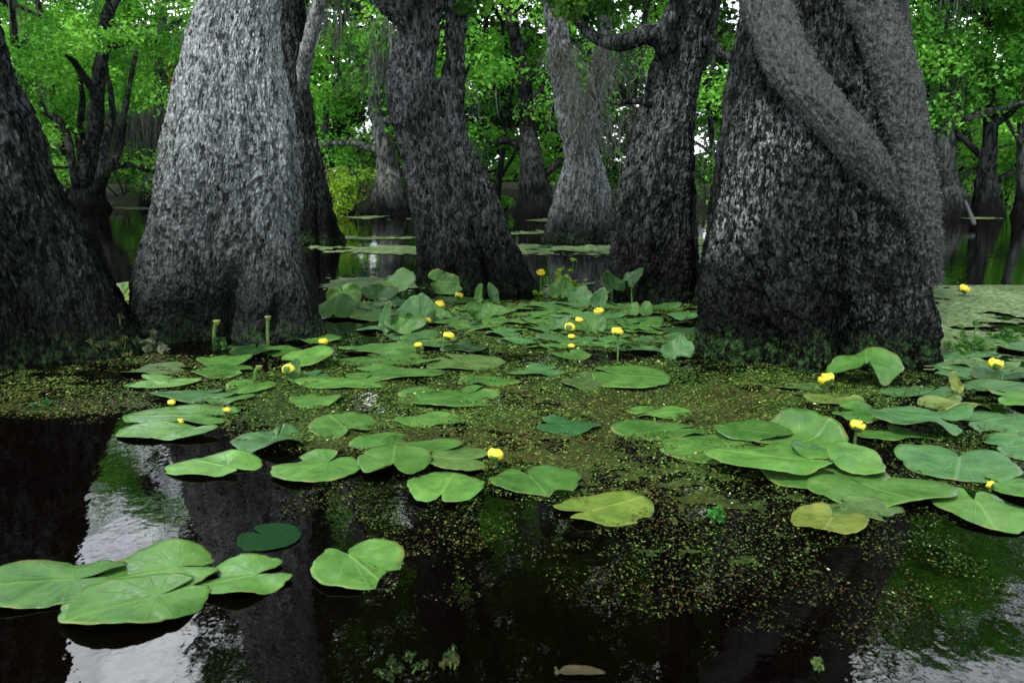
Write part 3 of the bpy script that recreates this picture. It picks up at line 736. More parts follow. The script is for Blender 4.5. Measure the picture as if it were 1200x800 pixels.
# ------------------------------------------------------------------ background trees
def bg_tree(label, px, py_base, tops, w_px, bark, seed, height=9, crown=None, crown_r=2.2, crown_h=2.6, clumps=46, per=170, leaf=0.12, moss=0, group=None, Y=None, cols=None, lo=2.2, name='swamp_tree', stems=None):
    """tops: photo points the trunk passes through on its way up"""
    g = np.random.default_rng(seed)
    base = at(px, py_base) if Y is None else np.array([(px - 600) / FPX * (Y * math.cos(PITCH)), Y, 0.0])
    Y = base[1]
    t = thing(name, base, label, 'tree', group)
    r0 = w_px / FPX * Y / 2
    pts = [base + [0, 0, -0.4], base, base + [0, 0, 0.35]] + [at_y(x, y, Y + 0.2 * g.normal()) for x, y in tops]
    last = pts[-1]
    if last[2] < height * 0.8:
        pts += [last + np.array([g.normal() * 0.4, g.normal() * 0.3, (height * 0.9 - last[2]) * f]) for f in (0.4, 0.75, 1.0)]
    n = 70
    P = spline(pts, n); hh = np.clip(P[:, 2], 0, None)
    R = r0 * (0.36 + 0.72 * np.exp(-hh / (0.45 + r0))) * (1 - 0.55 * np.clip(hh / height, 0, 1))
    sp = Soup(); sp.add(*bumpy_tube(P, R, 36, seed, r0 * 0.16, (9, 9, 2)))
    link('trunk', sp.mesh('trunk', bark, True, base), t)
    cs, rs = [], []
    sp = Soup()
    for q in range(7):
        f = 0.3 + 0.1 * q
        p0 = P[int(f * (n - 1))]; az = q * 2.4 + g.random() * 1.2
        ln = crown_r * (0.6 + 0.5 * g.random())
        p3 = p0 + np.array([math.cos(az) * ln, math.sin(az) * ln, ln * (0.1 + 0.5 * g.random())])
        pa = spline([p0, p0 * .6 + p3 * .4 + g.normal(size=3) * 0.12 + [0, 0, 0.15], p0 * .25 + p3 * .75 + g.normal(size=3) * .18, p3], 12)
        sp = Soup(); sp.add(*bumpy_tube(pa, np.linspace(max(0.05, r0 * 0.22), 0.02, 12), 7, seed + q, 0.01)); link('limb', sp.mesh('limb', bark, True, base), t)
        for ff in (0.5, 0.75, 1.0): cs.append(pa[int(ff * 11)] + g.normal(size=3) * 0.25)
    for q, st in enumerate(stems or []):                         # further stems rising from the same foot
        pp = spline([base + [0, 0, -.3], base + [(st[0][0] - px) / FPX * Y * .5, 0, .3]] + [at_y(x, y, Y + .3 * g.normal()) for x, y in st], 50)
        sp = Soup(); sp.add(*bumpy_tube(pp, np.linspace(r0 * .28, r0 * .10, 50), 16, seed + 20 + q, r0 * .08, (9, 9, 2))); link('stem', sp.mesh('stem', bark, True, base), t)
    zc0 = lo
    while len(cs) < clumps:
        z = zc0 + (height + 0.6 - zc0) * g.random()
        pc = P[np.argmin(np.abs(P[:, 2] - z))]
        prof = math.sin(PI * np.clip((z - zc0 + 0.8) / (height - zc0 + 1.8), 0.05, 1)) ** 0.6
        a = g.random() * 2 * PI; rr = crown_r * prof * g.random() ** 0.5
        cs.append([pc[0] + math.cos(a) * rr, pc[1] + math.sin(a) * rr, z])
    cs = np.array(cs); rs = 0.38 + 0.4 * g.random(len(cs))
    cs = cs[cs[:, 2] > 0.5]; rs = rs[:len(cs)]
    sp = Soup(); leaf_cloud(sp, cs, rs, per, leaf, cols or GREENS, seed + 50)
    link('crown', sp.mesh('crown', LEAF, False, base), t)
    if moss:
        k = cs[g.integers(0, len(cs), moss)] - [0, 0, 0.2]
        moss_strands(t, base, k, np.minimum(0.8 + 1.0 * g.random(moss), k[:, 2] * 0.8), seed + 3, 0.011, 34, 0.28)
    return t

bg_tree('many stemmed dark tree at the far water edge between the two left trunks', 104, 246, [(108, 190), (112, 140), (118, 80), (125, 20)], 46, BARK_BG, 201, 9, crown_r=2.6, clumps=60, moss=6, stems=[[(86, 200), (76, 150), (52, 130), (46, 110)], [(126, 200), (140, 175), (148, 120), (160, 60)], [(98, 200), (92, 160), (96, 110), (80, 40)], [(118, 205), (122, 170), (132, 130), (120, 60)]])
bg_tree('thin dark tree curving left over the far water beside the many stemmed one', 82, 243, [(84, 200), (72, 160), (60, 100), (58, 40)], 26, BARK_BG, 202, 8, crown_r=2.0, clumps=50)
tO = bg_tree('moss draped grey tree with an orange scar, left of the stout pale trunk', 181, 242, [(184, 190), (186, 130), (188, 60), (190, 10)], 34, BARK_BGP, 203, 10, crown_r=2.0, clumps=44, moss=34, lo=3.4)
sp = Soup(); bO = np.array(tO.location)
sp.add(*bumpy_tube(spline([at_y(194, 62, bO[1] - .35), at_y(198, 80, bO[1] - .36), at_y(201, 96, bO[1] - .36), at_y(204, 114, bO[1] - .35)], 16), np.array([.03] + [.06] * 14 + [.03]), 8, 2, 0.02))
gm_ = np.random.default_rng(14)
moss_strands(tO, bO, [at_y(108 + 84 * gm_.random(), 128 + 26 * gm_.random(), bO[1] - .6 + .8 * gm_.random()) for _ in range(30)], .5 + 1.2 * gm_.random(30), 15, .009, 40, .2)
link('peeled_scar', sp.mesh('peeled_scar', mat_simple('orange_wood', (0.32, 0.11, 0.015), 0.7), True, bO), tO)
bg_tree('grey moss covered trunk on the far bank left of the forking centre tree', 456, 250, [(455, 200), (448, 160), (440, 120), (446, 60)], 48, BARK_BGP, 204, 9, crown_r=2.0, clumps=44, moss=30, lo=2.8)
bg_tree('dark wide footed tree on the far bank behind the centre of the swamp', 628, 252, [(624, 200), (619, 150), (612, 80), (600, 20)], 50, BARK_BG, 205, 9, crown_r=2.2, clumps=50, moss=6)
bg_tree('thin slanting tree on the far bank right of the forking trunk', 581, 250, [(586, 200), (592, 160), (600, 90), (590, 40)], 16, BARK_BG, 206, 8, crown_r=1.8, clumps=40)
bg_tree('ragged grey tree on the right bank with a broken branch at its foot', 1108, 254, [(1106, 215), (1104, 170), (1112, 110), (1108, 50)], 52, BARK_BGP, 207, 10, crown_r=2.2, clumps=150, moss=24, lo=2.9)
bg_tree('black flared tree under a round bright green crown at the right', 1155, 254, [(1156, 210), (1160, 170), (1163, 120), (1158, 60)], 38, BARK_BG, 208, 10, crown_r=2.4, clumps=150, lo=2.6)
bg_tree('pale straight trunk on the far bank at the right edge', 1197, 254, [(1197, 200), (1196, 140), (1196, 80), (1198, 20)], 22, BARK_BGP, 209, 10, crown_r=2.2, clumps=140, lo=3)
bg_tree('slender leaning tree in the gap between the stout pale trunk and the forking one', 385, 246, [(384, 190), (382, 130), (386, 70), (408, 0)], 18, BARK_BG, 210, 9, crown_r=2.2, clumps=60)
bg_tree('slim dark far tree between the bottle shaped tree and the straight dark one', 735, 250, [(738, 190), (740, 120), (752, 40)], 22, BARK_BG, 211, 9, crown_r=2.2, clumps=50, moss=26)
bg_tree('small leafy tree seen through the gap beside the huge right trunk', 838, 250, [(836, 190), (832, 120), (838, 40)], 18, BARK_BG, 212, 8, crown_r=2.0, clumps=50)
bg_tree('leafy tree on the far bank just right of the huge trunk', 1078, 252, [(1080, 190), (1086, 120), (1078, 40)], 22, BARK_BG, 213, 9.5, crown_r=1.9, clumps=110)
bg_tree('leafy tree on the far bank directly behind the forking centre trunk', 520, 250, [(520, 190), (524, 120), (520, 40)], 22, BARK_BG, 214, 10, crown_r=2.4, clumps=60)
bg_tree('leafy tree on the far bank beyond the left edge trunk', 20, 247, [(20, 190), (24, 120), (16, 40)], 26, BARK_BG, 215, 7.5, crown_r=2.2, clumps=50)
g2 = np.random.default_rng(77)
for q in range(15):                                              # second rank, deeper in the wood; middle crowns darkened to reflect black
    px = -60 + 92 * q + g2.normal() * 14
    edge = abs(px - 600) / 600
    Y = 31 + 6 * g2.random()
    bg_tree('tall leafy tree with darkened crown deep in the forest behind the far bank' if edge < .66 else 'lower bright leafy tree deep in the forest towards the picture side', px, 0, [], 18, BARK_BG, 400 + q, (24 if edge < 0.66 else 9.5 if px < 600 else 11.5) + 1.5 * g2.random(), crown_r=3.1 if edge < .66 else 2.7, clumps=230 if edge < .66 else 110, per=150, leaf=0.18, Y=Y, lo=1.4, moss=4, cols=DARKENED if edge < .66 else None, group='darkened trees of the second rank' if edge < .66 else 'bright trees of the second rank', name='forest_tree')

def bush(label, px, py, Y, r, n, cols, seed, per=150, group=None):
    b = np.array([at_y(px, py, Y)[0], Y, 0.0]); zc = at_y(px, py, Y)[2]
    g = np.random.default_rng(seed)
    t = thing('shrub', b, label, 'shrub', group)
    cs = [np.array([b[0], Y, zc]) + g.normal(size=3) * [r * .5, r * .4, r * .5] for _ in range(n)]
    cs = np.array([c for c in cs if c[2] > 0.15])
    sp = Soup(); leaf_cloud(sp, cs, [r * 0.42] * len(cs), per, 0.09, cols, seed); link('foliage', sp.mesh('foliage', LEAF, False, b), t)
    sp = Soup()
    for c in cs[:8]:
        sp.add(*tube(spline([b + [0, 0, -0.2], (b + c) / 2 + g.normal(size=3) * .08, c], 8), np.linspace(0.03, 0.01, 8), 6))
    link('stems', sp.mesh('stems', BARK_BG, True, b), t)
YB = [(0.14, 0.30, 0.03), (0.22, 0.38, 0.035), (0.33, 0.46, 0.045)]
bush('bright yellow green bush at the water edge left of the forking tree', 410, 228, 19.5, 0.75, 12, YB, 31)
bush('small bright bush at the foot of the far bank right of the forking tree', 583, 238, 21, 0.5, 8, GREENS[1:5], 32)
bush('green bush glimpsed between the straight dark tree and the huge one', 838, 215, 20.5, 1.1, 16, GREENS[:5], 33)
bush('low green bush on the bank below the black flared tree', 1178, 225, 24, 0.9, 14, GREENS[:5], 34)
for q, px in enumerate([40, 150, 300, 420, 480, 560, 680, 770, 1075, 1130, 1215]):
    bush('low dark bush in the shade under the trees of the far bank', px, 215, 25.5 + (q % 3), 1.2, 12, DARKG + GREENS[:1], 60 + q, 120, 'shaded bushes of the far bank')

# the forest beyond, one mass
sp = Soup(); g = np.random.default_rng(3)
cs, rs = [], []
while len(cs) < 2500:
    x = g.uniform(-46, 46); y = g.uniform(41, 52); az = abs(x / y)
    top = 33.0 if az < 0.40 else 8.2
    if -0.66 < x / y < -0.50 or 0.46 < x / y < 0.57: top = 5.2
    z = g.uniform(0.4, top); cs.append((x, y, z)); rs.append(g.uniform(0.8, 1.5))
hi = np.array([c[2] > 7.5 and abs(c[0] / c[1]) < .42 for c in cs]); cs, rs = np.array(cs), np.array(rs)
leaf_cloud(sp, cs[hi], rs[hi], 110, 0.42, DARKENED, 6); leaf_cloud(sp, cs[~hi], rs[~hi], 110, 0.40, DARKG + GREENS[:4], 16)  # high middle leaves take the greens darkened for the reflection
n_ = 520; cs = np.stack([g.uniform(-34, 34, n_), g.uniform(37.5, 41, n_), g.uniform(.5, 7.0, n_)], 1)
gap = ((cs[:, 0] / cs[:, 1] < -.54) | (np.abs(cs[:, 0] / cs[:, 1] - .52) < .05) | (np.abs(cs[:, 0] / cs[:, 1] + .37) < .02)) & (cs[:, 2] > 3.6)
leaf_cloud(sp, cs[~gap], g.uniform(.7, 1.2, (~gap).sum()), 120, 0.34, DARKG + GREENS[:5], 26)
tag(link('forest', sp.mesh('forest', LEAF, False)), kind='stuff')

# ------------------------------------------------------------------ lily pads
def pad_mesh(a, b, notch, seed, wave=0.012, gap=0.16, deep=0.3, fold=0.0, curl=0.0, thick=0.0014, rag=0.04, point=0.0):
    """heart-shaped leaf: a, b half sizes; notch: direction of the slit in radians"""
    g = np.random.default_rng(seed)
    n, R = 84, 11
    ap = np.array([math.cos(notch) * a, math.sin(notch) * b]) * deep
    phi = notch + np.linspace(gap, 2 * PI - gap, n)
    c, s_ = np.cos(phi), np.sin(phi)
    A = (c / a) ** 2 + (s_ / b) ** 2
    B = 2 * (ap[0] * c / a ** 2 + ap[1] * s_ / b ** 2)
    C = (ap[0] / a) ** 2 + (ap[1] / b) ** 2 - 1
    r = (-B + np.sqrt(B * B - 4 * A * C)) / (2 * A)
    e = np.minimum(phi - phi[0], phi[-1] - phi)
    r = r * (1 - 0.35 * np.exp(-(e / 0.11) ** 2) - 0.08 * np.exp(-(e / 0.4) ** 2))
    r = r * (1 + point * np.exp(-((phi - notch - PI) / .30) ** 2) - point * .35 * np.exp(-((np.abs(phi - notch - PI) - .9) / .35) ** 2))
    ph = g.random(6) * 7
    rim = 1 + rag * (np.sin(3 * phi + ph[0]) * 0.7 + np.sin(5 * phi + ph[1]) * 0.5 + np.sin(11 * phi + ph[2]) * 0.25 + np.sin(23 * phi + ph[3]) * 0.15)
    rim -= rag * 1.6 * np.clip(np.sin(7 * phi + ph[4]) - 0.86, 0, 1) * 4
    r = r * rim
    ts = np.linspace(0, 1, R) ** 0.85
    TT, PP = np.meshgrid(ts, phi, indexing='ij')
    RR = TT * r[None, :]
    x = ap[0] + RR * np.cos(PP); y = ap[1] + RR * np.sin(PP)
    sc = math.sqrt(a * b)
    z = wave * TT ** 2 * (np.sin(2 * PP + ph[5]) * 0.9 + np.sin(3 * PP + ph[1]) * 0.7 + np.sin(5 * PP + ph[2]) * 0.4)
    z += wave * 0.5 * (fbm(np.stack([x.ravel() / sc * 2.5, y.ravel() / sc * 2.5, np.full(x.size, seed * 1.7)], 1), 3, seed).reshape(x.shape) - 0.5) * 2
    # midrib fold and curled margin
    mx_, my_ = -math.cos(notch), -math.sin(notch)
    side = (x - ap[0]) * -my_ + (y - ap[1]) * mx_
    z += fold * np.abs(side) + curl * sc * np.clip(TT - 0.6, 0, 1) ** 2 * 5 * (0.5 + 0.5 * np.sin(PP + ph[3]))
    V = np.stack([x, y, z], -1).reshape(-1, 3)
    uv = np.stack([np.broadcast_to(np.linspace(0, 1, n)[None, :], TT.shape), TT], -1).reshape(-1, 2)
    i = np.arange(R - 1)[:, None] * n; j = np.arange(n - 1)[None, :]
    Q = np.stack([i + j, i + n + j, i + n + j + 1, i + j + 1], -1).reshape(-1, 4)
    m = len(V)
    Vb = V - [0, 0, thick]
    Qb = Q[:, ::-1] + m
    ed = np.concatenate([np.arange(R) * n, (R - 1) * n + np.arange(1, n), (np.arange(R - 1)[::-1]) * n + n - 1])
    Qe = np.stack([ed[:-1], ed[:-1] + m, ed[1:] + m, ed[1:]], -1)
    return np.concatenate([V, Vb]), np.concatenate([Q, Qb, Qe]), np.concatenate([uv, uv])

MID = (0.062, 0.172, 0.032); LT = (0.088, 0.222, 0.042); LIME = (0.155, 0.25, 0.04); BLU = (0.060, 0.165, 0.052)
DK = (0.018, 0.062, 0.016); YG = (0.16, 0.225, 0.04); OLV = (0.075, 0.15, 0.038); SUNK = (0.006, 0.022, 0.008)
_pc = [0]
def pad(cx, cy, w, h, notch, col, label, z=0.006, tilt=0.0, tdir=90, rot=0.0, wave=0.009, gap=0.16, deep=0.3, fold=0.0, curl=0.0, group='lily pads on the swamp', bend=None):
    """flat or slightly raised pad: w, h its size in the photo; tdir: which side is lifted"""
    _pc[0] += 1
    p = at(cx, cy, z)
    dp = depth(p); el = math.asin((CAMH - z) / np.linalg.norm(p - CAM))
    a = w / FPX * dp / 2
    b = h / FPX * dp / 2 / (math.sin(el) + math.sin(math.radians(tilt)) * 0.7)
    b = min(max(b, a * 0.32), a * 1.6)
    V, Q, uv = pad_mesh(a, b, math.radians(notch - rot), 1000 + _pc[0], wave * min(1, a / 0.12), gap, deep, fold, curl)
    M = Matrix.Rotation(math.radians(rot), 3, 'Z')
    if tilt:
        ax = Vector((-math.sin(math.radians(tdir)), math.cos(math.radians(tdir)), 0))
        M = Matrix.Rotation(-math.radians(tilt), 3, ax) @ M
    V = V @ np.array(M).T
    if bend:                                                     # the far side turns up along a fold
        ang, dr, off = math.radians(bend[0]), math.radians(bend[1]), bend[2]
        dx, dy = math.cos(dr), math.sin(dr); q = V[:, 0] * dx + V[:, 1] * dy - off
        Rb = 0.06; aa = np.clip(q / Rb, 0, ang); rest = np.clip(q - Rb * ang, 0, None)
        h_ = Rb * np.sin(aa) + rest * math.cos(ang); v_ = Rb * (1 - np.cos(aa)) + rest * math.sin(ang)
        k_ = q > 0
        nq = np.where(k_, h_ - q, 0)
        V[:, 0] += nq * dx; V[:, 1] += nq * dy; V[:, 2] += np.where(k_, v_, 0)
    lift = 0.0
    if tilt: lift = max(0, -V[:, 2].min()) * 0.9
    o = link('lily_pad', mesh_np('lily_pad', V, Q, PAD, True, None, uv))
    o.location = (p[0], p[1], p[2] + lift)
    j = 1 + 0.18 * random.uniform(-1, 1)
    o.color = (col[0] * j, col[1] * j, col[2] * j, 1)
    return tag(o, label, 'lily pad', group)

PADS = [
 # foreground left cluster
 (62, 680, 172, 50, 8, MID, 'large lily pad cut by the left edge in the foreground cluster', .012, dict(rot=9)),
 (186, 668, 140, 58, 20, LT, 'lily pad at the back of the bottom left cluster, torn at its right side', .012, dict(rot=8)),
 (288, 674, 112, 44, 25, LT, 'forked lily pad at the right end of the bottom left cluster', .010, dict(rot=6, gap=.3, deep=.2)),
 (158, 702, 172, 56, 35, LT, 'largest lily pad in front of the bottom left cluster with a browned middle', .018, dict(rot=14)),
 (420, 659, 106, 55, 128, LT, 'heart shaped lily pad floating alone on black water in the foreground', .010, dict(gap=.3, deep=.45)),
 (316, 628, 72, 32, 150, SUNK, 'dim half sunken lily pad beneath the dark water', .003, dict(wave=.002)),
 (707, 595, 118, 34, 205, LIME, 'pale lime lily pad lying alone in the weed below the centre', .010, dict(deep=.35)),
 (1008, 596, 104, 24, 140, OLV, 'brownish lily pad tucked behind the yellow stained one', .008, {}),
 (972, 609, 90, 30, 60, YG, 'yellow stained lily pad with a whitened curled rim', .014, dict(curl=.09)),
 (1150, 594, 102, 44, 75, LT, 'lily pad with a torn notch and brown spot near the right edge', .010, dict(gap=.32, deep=.4)),
 (1030, 571, 170, 36, 120, LT, 'broad smooth lily pad at the front of the right hand raft', .014, {}),
 (842, 524, 142, 32, 20, LT, 'lily pad at the left tip of the right hand raft', .010, {}),
 (968, 556, 150, 34, 100, MID, 'lily pad in the middle of the right hand raft under the curled one', .012, {}),
 (906, 542, 160, 38, 340, LT, 'long lily pad casting a dark reflection in the right hand raft', .020, dict(tilt=3, tdir=270)),
 (880, 508, 92, 20, 160, MID, 'narrow lily pad lying left of the upturned folded leaf', .016, dict(tilt=5, tdir=90)),
 (955, 530, 52, 24, 90, BLU, 'small cupped leaf with pale rims on the right hand raft', .035, dict(curl=.22)),
 (1003, 542, 66, 38, 140, LT, 'tilted lily pad below the stalked yellow flower', .030, dict(tilt=14, tdir=120)),
 # middle row
 (253, 544, 112, 25, 330, LT, 'ragged ended lily pad on black water below the left trunks', .010, {}),
 (372, 546, 106, 36, 60, LT, 'rounded lily pad left of the notched pair in the middle', .010, {}),
 (475, 520, 138, 26, 200, MID, 'wide dark green lily pad behind the central cluster', .008, {}),
 (540, 536, 74, 30, 350, OLV, 'olive lily pad beside the round yellow flower', .014, {}),
 (462, 537, 84, 36, 275, LT, 'lily pad with a notch facing the viewer in the central cluster', .022, dict(gap=.3)),
 (523, 568, 92, 38, 262, LT, 'two lobed lily pad at the front of the central cluster', .018, dict(gap=.22, deep=.5)),
 (626, 561, 106, 34, 110, MID, 'lily pad with a pinched upright fold right of the central cluster', .012, dict(gap=.3)),
 (318, 514, 96, 24, 80, BLU, 'wavy shiny lily pad between the black water and the weed', .014, dict(wave=.02)),
 (402, 497, 80, 27, 300, LT, 'smooth oval lily pad at the left side of the weed carpet', .010, {}),
 (503, 491, 94, 14, 180, LT, 'thin seeming lily pad lying in the weed above the central cluster', .010, {}),
 (667, 498, 76, 20, 160, (.025, .10, .03), 'solitary deep green lily pad in the middle of the weed carpet', .010, {}),
 (775, 503, 116, 19, 15, MID, 'lily pad just left of the right hand raft', .012, {}),
 (772, 483, 78, 15, 190, LT, 'lily pad lying behind the one left of the right hand raft', .010, {}),
 (216, 486, 138, 22, 0, MID, 'rear pad of the large pair below the pale trunk', .010, {}),
 (195, 504, 122, 16, 30, LT, 'front pad of the large pair below the pale trunk, over dark water', .016, {}),
 (527, 464, 124, 27, 30, MID, 'wide crinkled lily pad in the middle of the weed', .010, dict(wave=.014)),
 (368, 468, 60, 15, 200, LT, 'small light lily pad left in the weed carpet', .010, {}),
 (690, 447, 64, 22, 60, OLV, 'left pad of the overlapping pair below the tall stalked flower', .010, {}),
 (738, 440, 92, 30, 160, LT, 'right pad of the overlapping pair below the tall stalked flower', .018, {}),
 (628, 434, 74, 12, 20, BLU, 'bluish lily pad left of the overlapping pair', .010, {}),
 (572, 446, 76, 11, 200, MID, 'flat lily pad above the wide crinkled one', .010, {}),
 (670, 415, 48, 10, 100, MID, 'small lily pad alone on dark water below the yellow flower group', .010, {}),
 (405, 447, 118, 16, 40, LT, 'lower lily pad of the left middle row with a pale petal on it', .010, {}),
 (462, 436, 120, 17, 170, MID, 'lily pad overlapping the row left of the weed carpet', .014, {}),
 (455, 420, 132, 15, 10, MID, 'long lily pad in the row behind the weed carpet', .008, {}),
 (545, 424, 92, 20, 140, OLV, 'dull olive lily pad at the right end of the middle row', .012, {}),
 (444, 408, 104, 10, 190, MID, 'lily pad under the bud right of the pale trunk', .012, {}),
 (545, 407, 60, 9, 60, DK, 'dark lily pad under the nodding yellow flower', .010, {}),
 (292, 453, 60, 16, 80, LT, 'lily pad below the green seed stalk left of centre', .010, dict(gap=.3)),
 (262, 434, 70, 14, 340, MID, 'lower pad of the stacked pair before the pale trunk', .010, {}),
 (262, 421, 66, 12, 200, MID, 'upper pad of the stacked pair before the pale trunk', .010, {}),
 (299, 410, 58, 12, 100, DK, 'dark shiny lily pad right at the foot of the pale trunk', .016, dict(curl=.05)),
 (182, 432, 76, 13, 10, OLV, 'dusty lily pad between the two left trunks', .008, {}),
 (190, 447, 90, 14, 160, LT, 'weed strewn lily pad below the gap of the two left trunks', .010, {}),
 (228, 462, 100, 13, 30, BLU, 'pale lily pad littered with petals below the pale trunk', .012, {}),
 (268, 466, 60, 11, 160, MID, 'small lily pad beside the petal littered one', .010, {}),
 (360, 425, 60, 22, 200, LT, 'raised folded lily pad beside the left yellow flower', .020, dict(tilt=12, tdir=60, fold=.15)),
 (336, 411, 64, 9, 20, MID, 'lily pad between the seed stalk and the raised folded pad', .010, {}),
 (366, 396, 66, 8, 170, MID, 'lily pad at the right foot of the pale trunk', .012, {}),
 (364, 442, 50, 14, 60, BLU, 'bluish lily pad under the left yellow flower', .008, {}),
 # right
 (1014, 444, 84, 24, 250, MID, 'arched green leaf humped against the foot of the huge right tree', .025, dict(tilt=14, tdir=80, fold=-.28, wave=.03)),
 (938, 453, 66, 10, 10, OLV, 'dull lily pad left of the yellow flower at the huge tree', .008, {}),
 (978, 467, 70, 15, 20, (.12, .19, .045), 'yellowing lily pad behind the upturned folded leaf', .010, {}),
 (1022, 483, 92, 19, 150, MID, 'lily pad right of the upturned folded leaf', .012, dict(wave=.015)),
 (1080, 459, 96, 13, 30, BLU, 'lily pad in shadow at the right foot of the huge tree', .008, {}),
 (1118, 473, 80, 15, 40, (.13, .19, .05), 'lily pad with brown withered rims on the right', .012, dict(wave=.015)),
 (1165, 491, 120, 28, 200, BLU, 'broad grey green lily pad on the right before the mat', .008, {}),
 (1078, 498, 116, 26, 330, BLU, 'humped lily pad with a dark hollow under its rim', .024, dict(tilt=4, tdir=90, wave=.022)),
 (1050, 508, 92, 14, 100, MID, 'flat lily pad under the humped one', .010, {}),
 (1122, 541, 134, 38, 60, BLU, 'very broad veined lily pad with a dark tear, right of the raft', .012, {}),
 (1190, 522, 70, 28, 190, BLU, 'lily pad cut by the right edge above the torn one', .010, {}),
 (1190, 569, 60, 26, 150, LT, 'lily pad cut by the right edge beside a floating yellow petal', .012, {}),
 (1172, 440, 70, 9, 60, DK, 'dark curled lily pad under the flower near the right edge', .016, dict(curl=.1)),
 (1165, 453, 90, 13, 200, BLU, 'grey green lily pad below the dark curled one', .008, {}),
 (1140, 432, 84, 14, 30, BLU, 'matted lily pad left of the flower near the right edge', .006, {}),
 (1196, 466, 60, 22, 170, LT, 'light lily pad at the right edge beside the withered one', .014, {}),
]
SUNK_MAT = mat_tint('sunken_leaf', .9, .02)
for cx, cy, w_, h_, no, co, la, z_, kw in PADS:
    o_ = pad(cx, cy, w_, h_, no, co, la, z_, **kw)
    if co is SUNK:                                               # limp leaf just awash, without the waxy shine
        ca = o_.data.color_attributes.new('tint', 'FLOAT_COLOR', 'POINT')
        for d_ in ca.data: d_.color = (.010, .036, .012, 1)
        o_.data.materials[0] = SUNK_MAT
gq = random.Random(4)
for q in range(88):                                              # crowded strip before the centre trunk
    x = gq.uniform(385, 815); y = gq.uniform(352, 404)
    if x < 480 and y > 392: continue
    pad(x, y, gq.uniform(34, 82), gq.uniform(5, 9), gq.uniform(0, 360), gq.choice([MID, MID, MID, DK, BLU, BLU, LT]), 'small lily pad in the crowded strip before the centre trunk', .006 + .004 * (q % 4), group='crowded lily pads before the centre trunk', wave=.012)
for q in range(26):                                              # pads sunk in the mat on the right
    x = gq.uniform(1105, 1230); y = gq.uniform(385, 440)
    pad(x, y, gq.uniform(34, 70), gq.uniform(5, 10), gq.uniform(0, 360), gq.choice([BLU, BLU, OLV, MID]), 'weed covered lily pad sunk in the pale mat on the right', .005 + .003 * (q % 3), group='lily pads sunk in the pale mat', wave=.008)
for q in range(12):
    pad(gq.uniform(640, 820), gq.uniform(398, 412), gq.uniform(30, 60), gq.uniform(5, 8), gq.uniform(0, 360), gq.choice([DK, MID, BLU]), 'half shaded lily pad behind the tall stalked flower', .006 + .003 * (q % 3), group='shaded lily pads right of centre')

def standing(cx, ytop, ybase, w, col, label, tilt=68, yaw=0, notch=250, fold=0.15, curl=0.05, stem=True, wave=0.02, group='standing leaves', roll=0, lean=0.0, ground=None):
    """leaf held up out of the water on its stalk"""
    _pc[0] += 1
    base = at(cx + lean, ground if ground else ybase)
    Y = base[1]
    top = at_y(cx, ytop, Y); bot = at_y(cx, ybase, Y)
    hh = max(0.02, top[2] - bot[2])
    a = w / FPX * depth(base) / 2; b = hh / 2 / max(math.sin(math.radians(tilt)), 0.3)
    V, Q, uv = pad_mesh(a, b, math.radians(notch), 2000 + _pc[0], wave * min(1, a / .1), 0.22, 0.4, fold, curl, point=.28)
    M = Matrix.Rotation(math.radians(yaw), 3, 'Z') @ Matrix.Rotation(math.radians(tilt), 3, 'X') @ Matrix.Rotation(math.radians(roll), 3, 'Z')
    V = V @ np.array(M).T
    t = thing('standing_leaf', base, label, 'leaf', group)
    c = np.array([top[0] - base[0], 0, (top[2] + bot[2]) / 2])
    V = V + c
    o = link('blade', mesh_np('blade', V, Q, PAD_UP, True, None, uv), t); o.color = (*col, 1)
    if stem:
        nv = math.radians(notch + roll); att = np.array(M) @ np.array([math.cos(math.radians(notch)) * a * .35, math.sin(math.radians(notch)) * b * .35, -0.002]) + c
        sp = Soup(); sp.add(*tube(spline([np.array([0.0, 0.02, -0.12]), np.array([att[0] * .3, 0.03, att[2] * .4]), att], 10), np.linspace(0.006, 0.0045, 10), 8))
        link('stalk', sp.mesh('stalk', STEM), t)
pad(934, 516, 108, 36, 195, LT, 'tall upturned folded leaf standing in the right hand raft', .018, bend=(72, 38, .035), group='standing leaves', deep=.2, gap=.1)
standing(404, 333, 362, 44, LT, 'light green leaf standing beside the pale trunk at the back', yaw=10, notch=100, roll=10)
standing(393, 352, 372, 52, MID, 'drooping leaf in front of the light one beside the pale trunk', tilt=40, yaw=20)
standing(466, 321, 344, 54, MID, 'broad leaf tilting back between the pale and the forking trunk', tilt=45, yaw=-20, roll=25)
standing(445, 335, 352, 44, DK, 'dark leaf lying below the broad tilted one', tilt=35, yaw=25)
standing(520, 318, 345, 42, MID, 'heart shaped leaf standing against the foot of the forking trunk', yaw=12, roll=-35, notch=210, fold=.1)
standing(478, 352, 386, 28, BLU, 'tallest leaf of the clump in the middle of the back pads', tilt=76, yaw=-10)
standing(496, 350, 380, 30, BLU, 'right hand leaf of the clump in the middle of the back pads', tilt=70, yaw=20, roll=20)
standing(452, 356, 390, 22, BLU, 'narrow left hand leaf of the clump in the middle of the back pads', tilt=80, yaw=-35)
standing(475, 368, 390, 50, MID, 'front leaf of the clump in the middle of the back pads', tilt=60, yaw=5, notch=90)
standing(508, 358, 376, 30, MID, 'low leaf behind the clump in the middle of the back pads', tilt=50, yaw=30)
standing(562, 335, 356, 14, LT, 'left narrow blade at the foot of the forking trunk', tilt=80, yaw=-40, fold=.4)
standing(576, 335, 356, 18, BLU, 'right pale edged blade at the foot of the forking trunk', tilt=78, yaw=40, fold=.4, roll=15)
standing(566, 355, 375, 40, MID, 'folded leaf in front of the two blades at the forking trunk', tilt=62, fold=.4, notch=90)
standing(704, 341, 364, 22, BLU, 'pointed grey green leaf standing before the straight dark tree', tilt=78, yaw=-40, fold=.5, roll=10)
